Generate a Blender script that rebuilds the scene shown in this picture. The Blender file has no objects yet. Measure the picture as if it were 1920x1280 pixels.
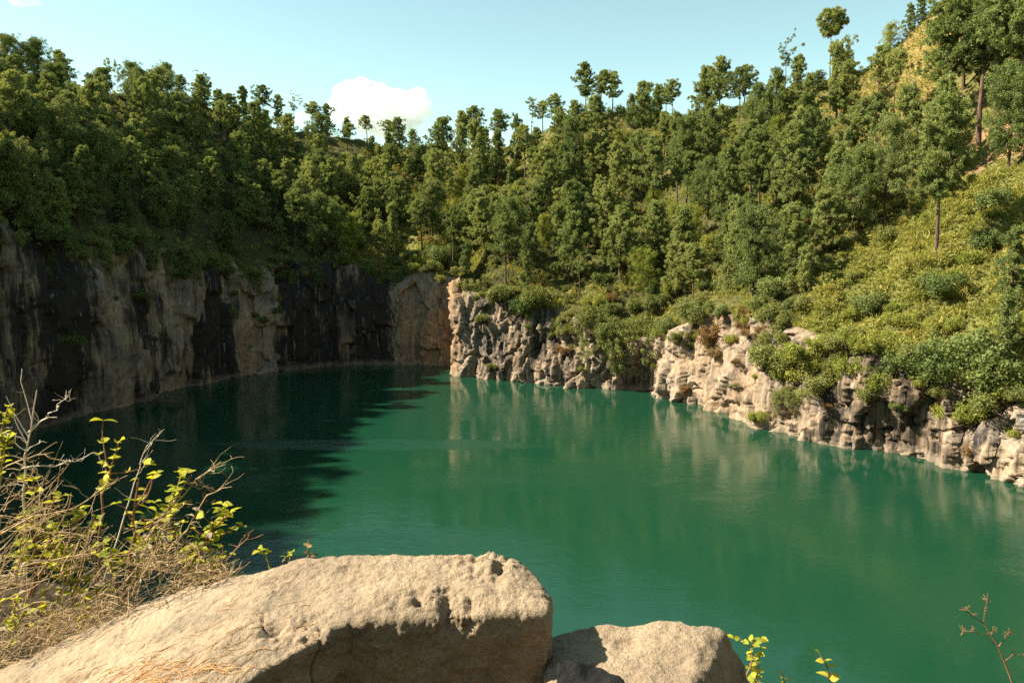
import bpy, bmesh, math, random
import numpy as np
from mathutils import Vector, Matrix
from mathutils.bvhtree import BVHTree

random.seed(7)
rng = np.random.default_rng(7)
scene = bpy.context.scene
COL = scene.collection
R = math.radians

# ------------------------------------------------------------------ camera model
CAMZ = 25.0
PITCH = R(6.12)
FPX = 1920 * 28 / 36.0
FWD = np.array([0, math.cos(PITCH), -math.sin(PITCH)])
UP = np.array([0, math.sin(PITCH), math.cos(PITCH)])
RT = np.array([1.0, 0, 0])
CAM = np.array([0, 0, CAMZ])


def ray(px, py):
    return FWD + RT * ((px - 960) / FPX) + UP * ((640 - py) / FPX)


def at_z(px, py, z):
    d = ray(px, py)
    return CAM + d * ((z - CAMZ) / d[2])


def at_y(px, py, y):
    d = ray(px, py)
    return CAM + d * (y / d[1])


def project(P):
    P = np.asarray(P, float) - CAM
    w = P @ FWD
    w = np.where(np.abs(w) < 1e-3, 1e-3, w)
    return 960 + FPX * (P @ RT) / w, 640 - FPX * (P @ UP) / w, w


# ------------------------------------------------------------------ numpy noise
def _hash(ix, iy, iz, seed):
    h = (ix.astype(np.int64) * 374761393 + iy.astype(np.int64) * 668265263 + iz.astype(np.int64) * 2147483647 + seed * 1274126177) & 0xFFFFFFFF
    h = ((h ^ (h >> 13)) * 1274126177) & 0xFFFFFFFF
    h = ((h ^ (h >> 16)) * 2246822519) & 0xFFFFFFFF
    return ((h ^ (h >> 15)) & 0xFFFFFF) / float(0xFFFFFF)


def vnoise(x, y, z, seed=0):
    x = np.asarray(x, float); y = np.asarray(y, float) + 0 * x; z = np.asarray(z, float) + 0 * x
    x0 = np.floor(x); y0 = np.floor(y); z0 = np.floor(z)
    fx = x - x0; fy = y - y0; fz = z - z0
    u = fx * fx * fx * (fx * (fx * 6 - 15) + 10); v = fy * fy * fy * (fy * (fy * 6 - 15) + 10); w = fz * fz * fz * (fz * (fz * 6 - 15) + 10)
    r = 0
    for dx in (0, 1):
        for dy in (0, 1):
            for dz in (0, 1):
                r = r + _hash(x0 + dx, y0 + dy, z0 + dz, seed) * (u if dx else 1 - u) * (v if dy else 1 - v) * (w if dz else 1 - w)
    return r * 2 - 1


def fbm(x, y, z, oct=4, seed=0, gain=0.5):
    a = 1.0; s = 0; n = 0
    for i in range(oct):
        s = s + a * vnoise(x, y, z, seed + i * 17); n += a
        x = x * 2.03 + 5.1; y = y * 2.03 + 1.7; z = z * 2.03 + 9.2; a *= gain
    return s / n * 1.4


def cell(u, v, seed=0):
    """worley: random value of the nearest cell and distance to the border"""
    iu = np.floor(u); iv = np.floor(v)
    d1 = np.full(u.shape, 9.0); d2 = np.full(u.shape, 9.0); val = np.zeros(u.shape)
    z = np.zeros(u.shape)
    for dx in (-1, 0, 1):
        for dy in (-1, 0, 1):
            cx = iu + dx; cy = iv + dy
            px = cx + 0.15 + 0.7 * _hash(cx, cy, z, seed); py = cy + 0.15 + 0.7 * _hash(cx, cy, z + 1, seed)
            d = np.maximum(np.abs(px - u), np.abs(py - v)) * 0.6 + 0.4 * np.hypot(px - u, py - v)
            rv = _hash(cx, cy, z + 2, seed)
            closer = d < d1
            d2 = np.where(closer, d1, np.minimum(d2, d))
            val = np.where(closer, rv, val)
            d1 = np.where(closer, d, d1)
    return val * 2 - 1, d2 - d1


def facet(u, v, seed, tilt=1.0):
    """planar, tilted blocks"""
    iu = np.floor(u); iv = np.floor(v); z = np.zeros(u.shape)
    d1 = np.full(u.shape, 9.0); val = np.zeros(u.shape)
    for dx in (-1, 0, 1):
        for dy in (-1, 0, 1):
            cx = iu + dx; cy = iv + dy
            px = cx + 0.1 + 0.8 * _hash(cx, cy, z, seed); py = cy + 0.1 + 0.8 * _hash(cx, cy, z + 1, seed)
            d = np.abs(px - u) + np.abs(py - v)
            h = _hash(cx, cy, z + 2, seed) * 2 - 1 + tilt * ((_hash(cx, cy, z + 3, seed) * 2 - 1) * (u - px) + (_hash(cx, cy, z + 4, seed) * 2 - 1) * (v - py))
            closer = d < d1
            val = np.where(closer, h, val); d1 = np.where(closer, d, d1)
    return val


# ------------------------------------------------------------------ mesh helpers
def np_mesh(name, V, F, mat=None, smooth=False, attrs=None, colattrs=None):
    """V (n,3), F list of (m,k) int arrays"""
    me = bpy.data.meshes.new(name)
    V = np.asarray(V, np.float32)
    if isinstance(F, np.ndarray):
        F = [F]
    F = [np.asarray(f, np.int32) for f in F if len(f)]
    me.vertices.add(len(V)); me.vertices.foreach_set('co', V.ravel())
    li = np.concatenate([f.ravel() for f in F])
    tot = np.concatenate([np.full(len(f), f.shape[1], np.int32) for f in F])
    st = np.concatenate([[0], np.cumsum(tot)[:-1]]).astype(np.int32)
    me.loops.add(len(li)); me.loops.foreach_set('vertex_index', li)
    me.polygons.add(len(tot)); me.polygons.foreach_set('loop_start', st); me.polygons.foreach_set('loop_total', tot)
    me.update(calc_edges=True)
    if smooth:
        me.polygons.foreach_set('use_smooth', np.ones(len(tot), bool))
    for k, (dom, a) in (attrs or {}).items():
        at = me.attributes.new(k, 'FLOAT', dom); at.data.foreach_set('value', np.asarray(a, np.float32).ravel())
    for k, a in (colattrs or {}).items():
        at = me.attributes.new(k, 'FLOAT_COLOR', 'POINT')
        c = np.ones((len(V), 4), np.float32); c[:, :3] = a
        at.data.foreach_set('color', c.ravel())
    if mat:
        me.materials.append(mat)
    return me


def link(name, me, parent=None, loc=None):
    o = bpy.data.objects.new(name, me)
    COL.objects.link(o)
    if parent:
        o.parent = parent
    if loc is not None:
        o.location = loc
    return o


def tag(o, label=None, cat=None, group=None, kind=None):
    if label: o['label'] = label
    if cat: o['category'] = cat
    if group: o['group'] = group
    if kind: o['kind'] = kind
    return o


def empty(name, loc, rz=0.0):
    o = bpy.data.objects.new(name, None)
    o.empty_display_size = 0.3
    COL.objects.link(o); o.location = loc; o.rotation_euler = (0, 0, rz)
    return o


class Tubes:
    def __init__(self):
        self.V = []; self.F = []; self.n = 0

    def add(self, pts, rad, sides=5):
        pts = np.asarray(pts, float); m = len(pts)
        rad = np.asarray(rad, float) * np.ones(m)
        t = np.gradient(pts, axis=0); t /= np.linalg.norm(t, axis=1)[:, None] + 1e-9
        ref = np.array([0.31, 0.17, 0.93]) if abs(t[0, 2]) < 0.9 else np.array([0.93, 0.31, 0.17])
        a = np.cross(t, ref); a /= np.linalg.norm(a, axis=1)[:, None] + 1e-9
        b = np.cross(t, a)
        th = np.arange(sides) / sides * 2 * math.pi
        ring = pts[:, None, :] + rad[:, None, None] * (np.cos(th)[None, :, None] * a[:, None, :] + np.sin(th)[None, :, None] * b[:, None, :])
        self.V.append(ring.reshape(-1, 3))
        i = np.arange(m - 1)[:, None]; j = np.arange(sides)[None, :]; k = (j + 1) % sides
        f = np.stack([i * sides + j, i * sides + k, (i + 1) * sides + k, (i + 1) * sides + j], -1).reshape(-1, 4)
        self.F.append(f + self.n)
        self.n += m * sides

    def mesh(self, name, mat):
        return np_mesh(name, np.concatenate(self.V), np.concatenate(self.F), mat, smooth=True)


# ------------------------------------------------------------------ materials
def new_mat(name):
    m = bpy.data.materials.new(name); m.use_nodes = True
    nt = m.node_tree; nt.nodes.clear()
    out = nt.nodes.new('ShaderNodeOutputMaterial')
    return m, nt, out


def N(nt, t, **kw):
    n = nt.nodes.new(t)
    for k, v in kw.items():
        setattr(n, k, v)
    return n


def ramp(nt, fac, stops, interp='LINEAR'):
    n = nt.nodes.new('ShaderNodeValToRGB'); n.color_ramp.interpolation = interp
    e = n.color_ramp.elements
    while len(e) < len(stops): e.new(0.5)
    for i, (p, c) in enumerate(stops):
        e[i].position = p; e[i].color = (*c, 1) if len(c) == 3 else c
    nt.links.new(fac, n.inputs[0])
    return n.outputs[0]


def noise(nt, vec, scale, detail=4, rough=0.5, dist=0.0):
    n = nt.nodes.new('ShaderNodeTexNoise')
    n.inputs['Scale'].default_value = scale; n.inputs['Detail'].default_value = detail
    n.inputs['Roughness'].default_value = rough; n.inputs['Distortion'].default_value = dist
    if vec is not None: nt.links.new(vec, n.inputs['Vector'])
    return n.outputs['Fac']


def mapping(nt, vec, scale=(1, 1, 1), rot=(0, 0, 0)):
    n = nt.nodes.new('ShaderNodeMapping'); n.inputs['Scale'].default_value = scale; n.inputs['Rotation'].default_value = rot
    nt.links.new(vec, n.inputs['Vector'])
    return n.outputs[0]


def mixc(nt, fac, a, b, mode='MIX'):
    n = nt.nodes.new('ShaderNodeMix'); n.data_type = 'RGBA'; n.blend_type = mode
    for s, v in ((n.inputs[0], fac), (n.inputs[6], a), (n.inputs[7], b)):
        if hasattr(v, 'is_output'): nt.links.new(v, s)
        elif isinstance(v, (int, float)): s.default_value = v
        else: s.default_value = (*v, 1)
    return n.outputs[2]


def math_n(nt, op, a, b=0.0):
    n = nt.nodes.new('ShaderNodeMath'); n.operation = op
    for s, v in ((n.inputs[0], a), (n.inputs[1], b)):
        if hasattr(v, 'is_output'): nt.links.new(v, s)
        else: s.default_value = v
    return n.outputs[0]


def bsdf(nt, out, color, rough=0.8, bump=None, bump_s=0.3, bump_d=0.1, spec=0.3):
    b = nt.nodes.new('ShaderNodeBsdfPrincipled')
    if hasattr(color, 'is_output'): nt.links.new(color, b.inputs['Base Color'])
    else: b.inputs['Base Color'].default_value = (*color, 1)
    b.inputs['Roughness'].default_value = rough; b.inputs['Specular IOR Level'].default_value = spec
    if bump is not None:
        n = nt.nodes.new('ShaderNodeBump'); n.inputs['Strength'].default_value = bump_s; n.inputs['Distance'].default_value = bump_d
        nt.links.new(bump, n.inputs['Height']); nt.links.new(n.outputs[0], b.inputs['Normal'])
    nt.links.new(b.outputs[0], out.inputs['Surface'])
    return b


def geo_pos(nt):
    return nt.nodes.new('ShaderNodeNewGeometry').outputs['Position']


def obj_co(nt):
    return nt.nodes.new('ShaderNodeTexCoord').outputs['Object']


def leaf_mat(name, lo, mid, hi, trans=0.3, objvar=0.6):
    m, nt, out = new_mat(name)
    at = N(nt, 'ShaderNodeAttribute', attribute_name='tint')
    oi = N(nt, 'ShaderNodeObjectInfo')
    f = math_n(nt, 'ADD', math_n(nt, 'MULTIPLY', at.outputs['Fac'], 1 - objvar), math_n(nt, 'MULTIPLY', oi.outputs['Random'], objvar))
    c = ramp(nt, f, [(0.0, lo), (0.5, mid), (1.0, hi)])
    d = N(nt, 'ShaderNodeBsdfPrincipled'); nt.links.new(c, d.inputs['Base Color'])
    d.inputs['Roughness'].default_value = 0.6; d.inputs['Specular IOR Level'].default_value = 0.12
    t = N(nt, 'ShaderNodeBsdfTranslucent')
    nt.links.new(mixc(nt, 1.0, c, (1.25, 1.2, 0.55), 'MULTIPLY'), t.inputs['Color'])
    mx = N(nt, 'ShaderNodeMixShader'); mx.inputs[0].default_value = trans
    nt.links.new(d.outputs[0], mx.inputs[1]); nt.links.new(t.outputs[0], mx.inputs[2])
    nt.links.new(mx.outputs[0], out.inputs['Surface'])
    return m


def N_col(nt, vec):
    n = nt.nodes.new('ShaderNodeTexNoise'); n.inputs['Scale'].default_value = 0.5; n.inputs['Detail'].default_value = 3
    nt.links.new(vec, n.inputs['Vector'])
    v = nt.nodes.new('ShaderNodeVectorMath'); v.operation = 'MULTIPLY_ADD'; v.inputs[1].default_value = (14, 14, 14)
    nt.links.new(n.outputs['Color'], v.inputs[0]); nt.links.new(vec, v.inputs[2])
    return v.outputs[0]


M = {}
M['pine'] = leaf_mat('pine_needles_green', (0.097, 0.128, 0.042), (0.218, 0.251, 0.081), (0.361, 0.368, 0.124), 0.3)
M['bright'] = leaf_mat('yellow_green_leaves', (0.173, 0.208, 0.038), (0.254, 0.272, 0.052), (0.323, 0.312, 0.076), 0.35)
M['broad'] = leaf_mat('broad_leaves_green', (0.100, 0.136, 0.039), (0.156, 0.192, 0.057), (0.239, 0.247, 0.080), 0.28)
M['shrub'] = leaf_mat('olive_shrub_leaves', (0.121, 0.147, 0.046), (0.205, 0.217, 0.065), (0.302, 0.286, 0.090), 0.3)
M['rust'] = leaf_mat('rusty_dry_leaves', (0.17, 0.10, 0.04), (0.24, 0.14, 0.055), (0.29, 0.20, 0.085), 0.25)
M['grass'] = leaf_mat('hill_grass_blades', (0.141, 0.165, 0.040), (0.282, 0.277, 0.065), (0.444, 0.363, 0.115), 0.35, objvar=0.0)
M['fgleaf'] = leaf_mat('yellowing_leaf', (0.170, 0.221, 0.024), (0.442, 0.425, 0.036), (0.561, 0.459, 0.060), 0.45, objvar=0.0)

m, nt, out = new_mat('pine_bark')
p = obj_co(nt)
nz = noise(nt, mapping(nt, p, (3, 3, 0.5)), 2.0, 5)
bsdf(nt, out, ramp(nt, nz, [(0.3, (0.045, 0.03, 0.022)), (0.7, (0.16, 0.095, 0.062))]), 0.9, nz, 0.6, 0.1)
M['bark'] = m

# rock of the cliffs
m, nt, out = new_mat('cliff_rock')
p = geo_pos(nt)
dk = N(nt, 'ShaderNodeAttribute', attribute_name='stain').outputs['Fac']
warm = noise(nt, p, 0.09, 5, 0.6)
base = ramp(nt, warm, [(0.3, (0.19, 0.165, 0.14)), (0.45, (0.31, 0.24, 0.17)), (0.56, (0.38, 0.29, 0.20)), (0.66, (0.27, 0.245, 0.21)), (0.8, (0.36, 0.33, 0.28))])
med = noise(nt, mapping(nt, p, (1, 1, 0.6)), 0.55, 6, 0.65)
base = mixc(nt, 0.75, base, ramp(nt, med, [(0.28, (0.38, 0.38, 0.38)), (0.5, (0.85, 0.85, 0.85)), (0.75, (1.2, 1.15, 1.1))]), 'MULTIPLY')
fine = noise(nt, mapping(nt, p, (1, 1, 0.35)), 2.3, 8, 0.7)
base = mixc(nt, 0.75, base, ramp(nt, fine, [(0.3, (0.38, 0.37, 0.36)), (0.65, (1.2, 1.17, 1.14))]), 'MULTIPLY')
base = mixc(nt, 1.0, base, ramp(nt, dk, [(0.08, (1.05, 0.88, 0.72)), (0.28, (1, 0.98, 0.96)), (0.45, (1, 0.95, 0.9)), (0.8, (0.72, 0.64, 0.58))]), 'MULTIPLY')
# black water streaks running down the faces
st1 = noise(nt, mapping(nt, p, (0.30, 0.30, 0.016)), 1.0, 3, 0.6)
st2 = noise(nt, mapping(nt, p, (1.1, 1.1, 0.035)), 1.0, 6, 0.7)
sv = math_n(nt, 'ADD', math_n(nt, 'MULTIPLY', st1, 0.45), math_n(nt, 'MULTIPLY', st2, 0.55))
sv = math_n(nt, 'ADD', sv, math_n(nt, 'MULTIPLY', math_n(nt, 'SUBTRACT', dk, 0.5), 0.42))
sm = ramp(nt, sv, [(0.44, (0, 0, 0)), (0.56, (1, 1, 1))])
base = mixc(nt, math_n(nt, 'MULTIPLY', sm, 0.93), base, (0.022, 0.02, 0.018))
# white mineral streaks
wv = noise(nt, mapping(nt, p, (1.6, 1.6, 0.04)), 1.0, 4, 0.6)
base = mixc(nt, math_n(nt, 'MULTIPLY', ramp(nt, wv, [(0.60, (0, 0, 0)), (0.72, (1, 1, 1))]), 0.45), base, (0.50, 0.45, 0.38))
# bleached band just over the waterline
sep = N(nt, 'ShaderNodeSeparateXYZ'); nt.links.new(p, sep.inputs[0])
zz = math_n(nt, 'ADD', sep.outputs['Z'], math_n(nt, 'MULTIPLY', math_n(nt, 'SUBTRACT', med, 0.5), 1.6))
band = ramp(nt, math_n(nt, 'DIVIDE', zz, 4.0), [(0.12, (1, 1, 1)), (0.34, (0, 0, 0))])
base = mixc(nt, math_n(nt, 'MULTIPLY', band, 0.35), base, (0.36, 0.28, 0.20))
crack = N(nt, 'ShaderNodeTexVoronoi', feature='DISTANCE_TO_EDGE')
nt.links.new(mapping(nt, mixc(nt, 0.12, p, N_col(nt, p)), (0.4, 0.4, 0.10), (0.12, 0.2, 0)), crack.inputs['Vector']); crack.inputs['Scale'].default_value = 0.9
hgt = math_n(nt, 'ADD', math_n(nt, 'MULTIPLY', fine, 0.7), math_n(nt, 'MULTIPLY', ramp(nt, crack.outputs['Distance'], [(0.0, (0, 0, 0)), (0.03, (1, 1, 1))]), 0.06))
hgt = math_n(nt, 'ADD', hgt, math_n(nt, 'MULTIPLY', noise(nt, mapping(nt, p, (1, 1, 0.5)), 6.0, 6, 0.7), 0.35))
bsdf(nt, out, base, 0.9, hgt, 0.9, 0.22, spec=0.15)
M['rock'] = m

# hill ground
m, nt, out = new_mat('hill_ground')
p = geo_pos(nt)
c = N(nt, 'ShaderNodeAttribute', attribute_name='soil').outputs['Color']
f = noise(nt, p, 1.1, 8, 0.7)
c = mixc(nt, 0.8, c, ramp(nt, f, [(0.3, (0.45, 0.45, 0.45)), (0.7, (1.35, 1.3, 1.2))]), 'MULTIPLY')
bsdf(nt, out, c, 0.95, f, 0.8, 0.5, spec=0.1)
M['ground'] = m

# boulders
m, nt, out = new_mat('sandy_boulder')
p = obj_co(nt)
a = noise(nt, p, 2.6, 6, 0.65)
c = ramp(nt, a, [(0.3, (0.20, 0.15, 0.10)), (0.5, (0.32, 0.235, 0.15)), (0.72, (0.415, 0.312, 0.205))])
g = noise(nt, p, 70, 4, 0.7)
c = mixc(nt, 0.55, c, ramp(nt, g, [(0.32, (0.5, 0.48, 0.45)), (0.6, (1.1, 1.08, 1.05))]), 'MULTIPLY')
b2 = noise(nt, p, 3.6, 6, 0.7)
c = mixc(nt, ramp(nt, b2, [(0.52, (0, 0, 0)), (0.68, (0.75, 0.75, 0.75))]), c, (0.17, 0.135, 0.095))
h = math_n(nt, 'ADD', math_n(nt, 'MULTIPLY', g, 0.35), noise(nt, p, 22, 6, 0.7))
bsdf(nt, out, c, 0.92, h, 0.9, 0.022, spec=0.2)
M['boulder'] = m
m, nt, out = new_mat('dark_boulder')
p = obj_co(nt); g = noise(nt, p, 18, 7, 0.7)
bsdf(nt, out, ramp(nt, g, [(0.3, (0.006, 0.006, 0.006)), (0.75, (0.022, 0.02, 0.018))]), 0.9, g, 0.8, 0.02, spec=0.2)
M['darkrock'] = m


def plain(name, c1, c2, sc=30.0):
    m, nt, out = new_mat(name)
    bsdf(nt, out, ramp(nt, noise(nt, obj_co(nt), sc, 3), [(0.3, c1), (0.7, c2)]), 0.8, spec=0.2)
    return m


M['twig'] = plain('pale_dry_twig', (0.22, 0.135, 0.06), (0.55, 0.39, 0.20))
M['redstem'] = plain('reddish_stem', (0.20, 0.09, 0.04), (0.34, 0.19, 0.09))
M['greenstem'] = plain('greenish_stem', (0.22, 0.20, 0.05), (0.36, 0.30, 0.09))
M['whitetwig'] = plain('bleached_twig', (0.50, 0.42, 0.30), (0.74, 0.66, 0.52))
M['needle'] = plain('fallen_needle', (0.42, 0.20, 0.07), (0.60, 0.34, 0.14))
M['litter'] = plain('leaf_litter', (0.12, 0.08, 0.04), (0.36, 0.28, 0.18), 6.0)

# water
m, nt, out = new_mat('lake_water')
p = geo_pos(nt)
wind = noise(nt, mapping(nt, p, (0.020, 0.045, 1), (0, 0, 0.2)), 1.0, 3, 0.55)
r1 = noise(nt, mapping(nt, p, (1.0, 1.7, 1), (0, 0, 0.45)), 2.2, 3, 0.55)
r2 = noise(nt, mapping(nt, p, (1.0, 1.3, 1), (0, 0, -0.3)), 0.55, 2, 0.5)
hh = math_n(nt, 'ADD', math_n(nt, 'MULTIPLY', r1, 0.30), math_n(nt, 'MULTIPLY', r2, 0.5))
b = bsdf(nt, out, (0.007, 0.043, 0.021), 0.06, None, spec=0.5)
b.inputs['IOR'].default_value = 1.333
def wind_patch(cx, cy, rx, ry, rot):
    q = N(nt, 'ShaderNodeVectorMath', operation='SUBTRACT'); nt.links.new(mixc(nt, 0.35, p, N_col(nt, mapping(nt, p, (0.12, 0.3, 1)))), q.inputs[0]); q.inputs[1].default_value = (cx, cy, 0)
    nt.links.new(p, q.inputs[0])
    mp = mapping(nt, q.outputs[0], (1 / rx, 1 / ry, 0), (0, 0, 0))
    ln = N(nt, 'ShaderNodeVectorMath', operation='LENGTH'); nt.links.new(mp, ln.inputs[0])
    return ramp(nt, math_n(nt, 'ADD', ln.outputs['Value'], math_n(nt, 'MULTIPLY', math_n(nt, 'SUBTRACT', wind, 0.5), 1.6)), [(0.35, (1, 1, 1)), (1.0, (0, 0, 0))])


wind2 = math_n(nt, 'MAXIMUM', wind, math_n(nt, 'MAXIMUM', math_n(nt, 'MULTIPLY', wind_patch(-22, 104, 32, 5.0, 0), 0.85), math_n(nt, 'MULTIPLY', wind_patch(-14, 64, 34, 13, 0), 0.66)))
nt.links.new(ramp(nt, wind2, [(0.45, (0.05, 0.05, 0.05)), (0.75, (0.22, 0.22, 0.22))]), b.inputs['Roughness'])
bn = N(nt, 'ShaderNodeBump'); bn.inputs['Distance'].default_value = 0.22
nt.links.new(hh, bn.inputs['Height'])
nt.links.new(ramp(nt, wind2, [(0.42, (0.07, 0.07, 0.07)), (0.55, (0.25, 0.25, 0.25)), (0.72, (1, 1, 1))]), bn.inputs['Strength'])
nt.links.new(bn.outputs[0], b.inputs['Normal'])
M['water'] = m

# ------------------------------------------------------------------ terrain
# station: shore xy | cliff top xyz | mid slope xyz | ridge xyz | back xyz | stain (dark streaks)
ST = [
    ((-28, -2), (-34, -8, 26), (-66, -40, 44), (-100, -72, 54), (-190, -130, 30), .6),
    ((-52, 15), (-55, 12, 27), (-85, 4, 46), (-122, -10, 63), (-220, -20, 35), .6),
    ((-63, 50), (-66, 50, 28), (-88, 55, 44.5), (-110, 60, 60.5), (-225, 60, 40), .62),
    ((-68, 88), (-71, 89, 29), (-92, 103, 45.5), (-112, 122, 62), (-225, 140, 42), .62),
    ((-69, 107), (-72, 109, 29.5), (-91, 125, 46), (-112, 148, 63), (-225, 190, 42), .5),
    ((-66.5, 122), (-69, 124, 26.5), (-90, 143, 45), (-111, 176, 64), (-215, 270, 42), .78),
    ((-63, 143), (-66, 145, 25.5), (-81, 178, 45), (-97, 220, 66), (-160, 330, 42), .55),
    ((-56.7, 166), (-59, 169, 23), (-67, 208, 44), (-76, 250, 66), (-105, 345, 40), .45),
    ((-42, 180), (-43, 183.5, 21.5), (-45, 218, 40), (-43, 252, 60), (-50, 350, 38), .85),
    ((-24, 183.5), (-24, 187, 20.5), (-22, 217, 37), (-18, 247, 56.5), (-15, 350, 36), .5),
    ((-9, 181.5), (-8.5, 185, 19.5), (-12, 213, 36), (-12, 244, 56), (-5, 350, 36), .35),
    ((-9.3, 174), (-7.5, 177, 19), (-8, 208, 35), (-7, 242, 56), (0, 350, 36), .3),
    ((-12.6, 165.7), (-10.8, 168.5, 18.3), (-1, 203, 34.5), (-2, 239, 56), (10, 345, 36), .3),
    ((4, 157), (6.5, 160.5, 15), (13, 196, 36), (14, 231, 62), (30, 330, 38), .52),
    ((13, 151), (16, 155, 13.5), (24, 192, 37), (27, 227, 64.5), (55, 320, 38), .35),
    ((23, 145.5), (26.5, 150, 10), (37, 184, 37), (38, 224, 64), (80, 310, 38), .45),
    ((31.5, 130.5), (35.5, 134, 15.5), (50, 172, 38), (50, 219, 62.5), (105, 300, 40), .16),
    ((37, 115), (41, 119, 15.5), (63, 158, 39), (66, 212, 64), (130, 285, 42), .3),
    ((43, 101), (47, 104, 13), (76, 141, 41), (86, 200, 69), (160, 270, 45), .5),
    ((51, 93), (54, 95, 10), (84, 122, 42), (98, 197, 83), (180, 260, 55), .62),
    ((55, 87), (60, 89, 9), (91, 106, 46), (115, 186, 103), (200, 240, 60), .25),
    ((58, 60), (64, 61, 12), (95, 72, 46), (137, 142, 98), (230, 160, 60), .3),
    ((52, 25), (58, 22, 18), (85, 16, 38), (132, 60, 64), (230, 50, 45), .3),
    ((33, 9), (36, -2, 21), (60, -30, 32), (100, -30, 45), (200, -60, 30), .3),
    ((14, 10), (4.0, 0.2, 22.8), (22, -30, 33), (38, -68, 76), (80, -180, 25), .3),  # unseen rim behind the camera, raised to keep sky light off the boulder front
    ((4, 9.6), (1.6, 2.0, 23.35), (8, -30, 33), (12, -70, 80), (20, -190, 25), .3),
    ((-3, 9.6), (-0.4, 2.9, 23.40), (-4, -30, 33), (-5, -72, 80), (-10, -190, 25), .3),
    ((-10, 9.6), (-3.2, 4.6, 23.2), (-15, -31, 33), (-22, -74, 76), (-40, -190, 25), .3),
    ((-19, 5), (-14, 1.5, 24.2), (-38, -36, 35), (-58, -80, 62), (-110, -170, 28), .5),
]
shore = np.array([s[0] for s in ST], float)
tops = np.array([s[1] for s in ST], float); mids = np.array([s[2] for s in ST], float)
ridges = np.array([s[3] for s in ST], float); backs = np.array([s[4] for s in ST], float)
stain = np.array([s[5] for s in ST], float)
cl = np.vstack([shore, shore[:1]])
seg = np.hypot(*np.diff(cl, axis=0).T)
cum = np.concatenate([[0], np.cumsum(seg)])
PER = cum[-1]
NC = int(PER / 0.30)
ss = np.arange(NC) * PER / NC


def resample(A, sig):
    A = A.reshape(len(A), -1)
    B = np.vstack([A, A[:1]])
    out = np.stack([np.interp(ss, cum, B[:, k]) for k in range(B.shape[1])], 1)
    s = sig / (PER / NC); h = int(3 * s) + 1
    k = np.exp(-0.5 * (np.arange(-h, h + 1) / s) ** 2); k /= k.sum()
    return np.stack([np.convolve(np.concatenate([c[-h:], c, c[:h]]), k, 'valid') for c in out.T], 1)


cS = resample(shore, 1.1); cT = resample(tops, 1.4); cM = resample(mids, 5.0); cR = resample(ridges, 5.0); cB = resample(backs, 8.0)
cK = resample(stain, 2.5)[:, 0]
pxs_, _, pw_ = project(np.stack([cS[:, 0], cS[:, 1], 0 * ss + 8], 1))
BANDS = [(-400, .6), (-5, .35), (80, .3), (100, .9), (165, .85), (185, .45), (255, .42), (278, .75), (298, .28), (382, .25), (394, .98), (432, .98), (444, .3), (515, .3), (540, .85), (625, .98), (640, .6), (668, .6), (682, .98), (712, .98), (726, .38), (760, .2), (800, .1), (860, .1)]
wallm = (cS[:, 1] > 90) & (pw_ > 20) & (pxs_ < 860) & (cS[:, 0] < -9)
crest = np.where((cS[:, 0] < -12) & (cS[:, 1] > 60), 1.0, 0.0)
cT[:, 2] += crest * (2.4 * vnoise(ss / 9.0, 0 * ss, 0 * ss, 77) + 1.2 * vnoise(ss / 3.1, 0 * ss, 0 * ss, 78))
tan = np.roll(cS, -2, 0) - np.roll(cS, 2, 0); tan /= np.linalg.norm(tan, axis=1)[:, None]
nout = np.stack([-tan[:, 1], tan[:, 0]], 1)
if np.sum((cT[:, :2] - cS) * nout) < 0: nout = -nout           # pointing away from the lake
lake = -nout
NEAR = np.clip(1 - np.hypot(cS[:, 0], cS[:, 1]) / 30.0, 0, 1)     # columns at the camera's own rim
far_f = np.clip((np.hypot(cT[:, 0], cT[:, 1]) - 12) / 18.0, 0, 1)
sunny = (np.interp(ss, cum, np.concatenate([[1.0 if 12 <= i <= 23 else 0.0 for i in range(len(ST))], [0.0]])))

cT[:, :2] = cS + (cT[:, :2] - cS) * (1 - 0.38 * sunny * (cS[:, 1] > 60))[:, None]
# --- cliff: rows from below the water up to the crest
NRC = 104
tz = np.linspace(0, 1, NRC)
cliffV = np.zeros((NRC, NC, 3))
z0 = -4.0
for r in range(NRC):
    t = tz[r]
    z = z0 + (cT[:, 2] - z0) * t
    f = np.clip((z - 0) / np.maximum(cT[:, 2], 1), 0, 1)
    # the sunlit side climbs in steps, the shaded walls stand upright and lean back near the crest
    step = sunny * (0.5 + 0.5 * np.sin(6.3 * f + 3.0 * vnoise(ss / 9.0, 0 * ss, 0 * ss, 3)))
    e = f ** 1.7 * (1 - sunny) + sunny * np.clip(f + 0.07 * np.sin(2 * math.pi * (f * 2 + 0.6 * vnoise(ss / 8.0, 0 * ss + 2, 0 * ss, 5))), 0, 1) * np.clip(f * 1.0, 0, 1) ** 0.25
    e = np.where(f >= 1, 1, e)
    cliffV[r, :, 0] = cS[:, 0] + (cT[:, 0] - cS[:, 0]) * e
    cliffV[r, :, 1] = cS[:, 1] + (cT[:, 1] - cS[:, 1]) * e
    cliffV[r, :, 2] = z
S2 = np.broadcast_to(ss, (NRC, NC)); Z2 = cliffV[:, :, 2]
sun2 = np.broadcast_to(sunny, (NRC, NC))
d = 1.3 * fbm(S2 / 15, Z2 / 40, 0 * S2, 3, 11)
d += (0.9 - 0.35 * sun2) * (0.5 - np.abs(vnoise(S2 / 4.2 + 0.5 * vnoise(Z2 / 7, S2 / 11, 0 * S2, 8), Z2 / 30, 0 * S2, 21)))
dip = Z2 - 0.28 * S2
wu = 0.5 * fbm(S2 / 3, Z2 / 3, 0 * S2, 2, 33)
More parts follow.
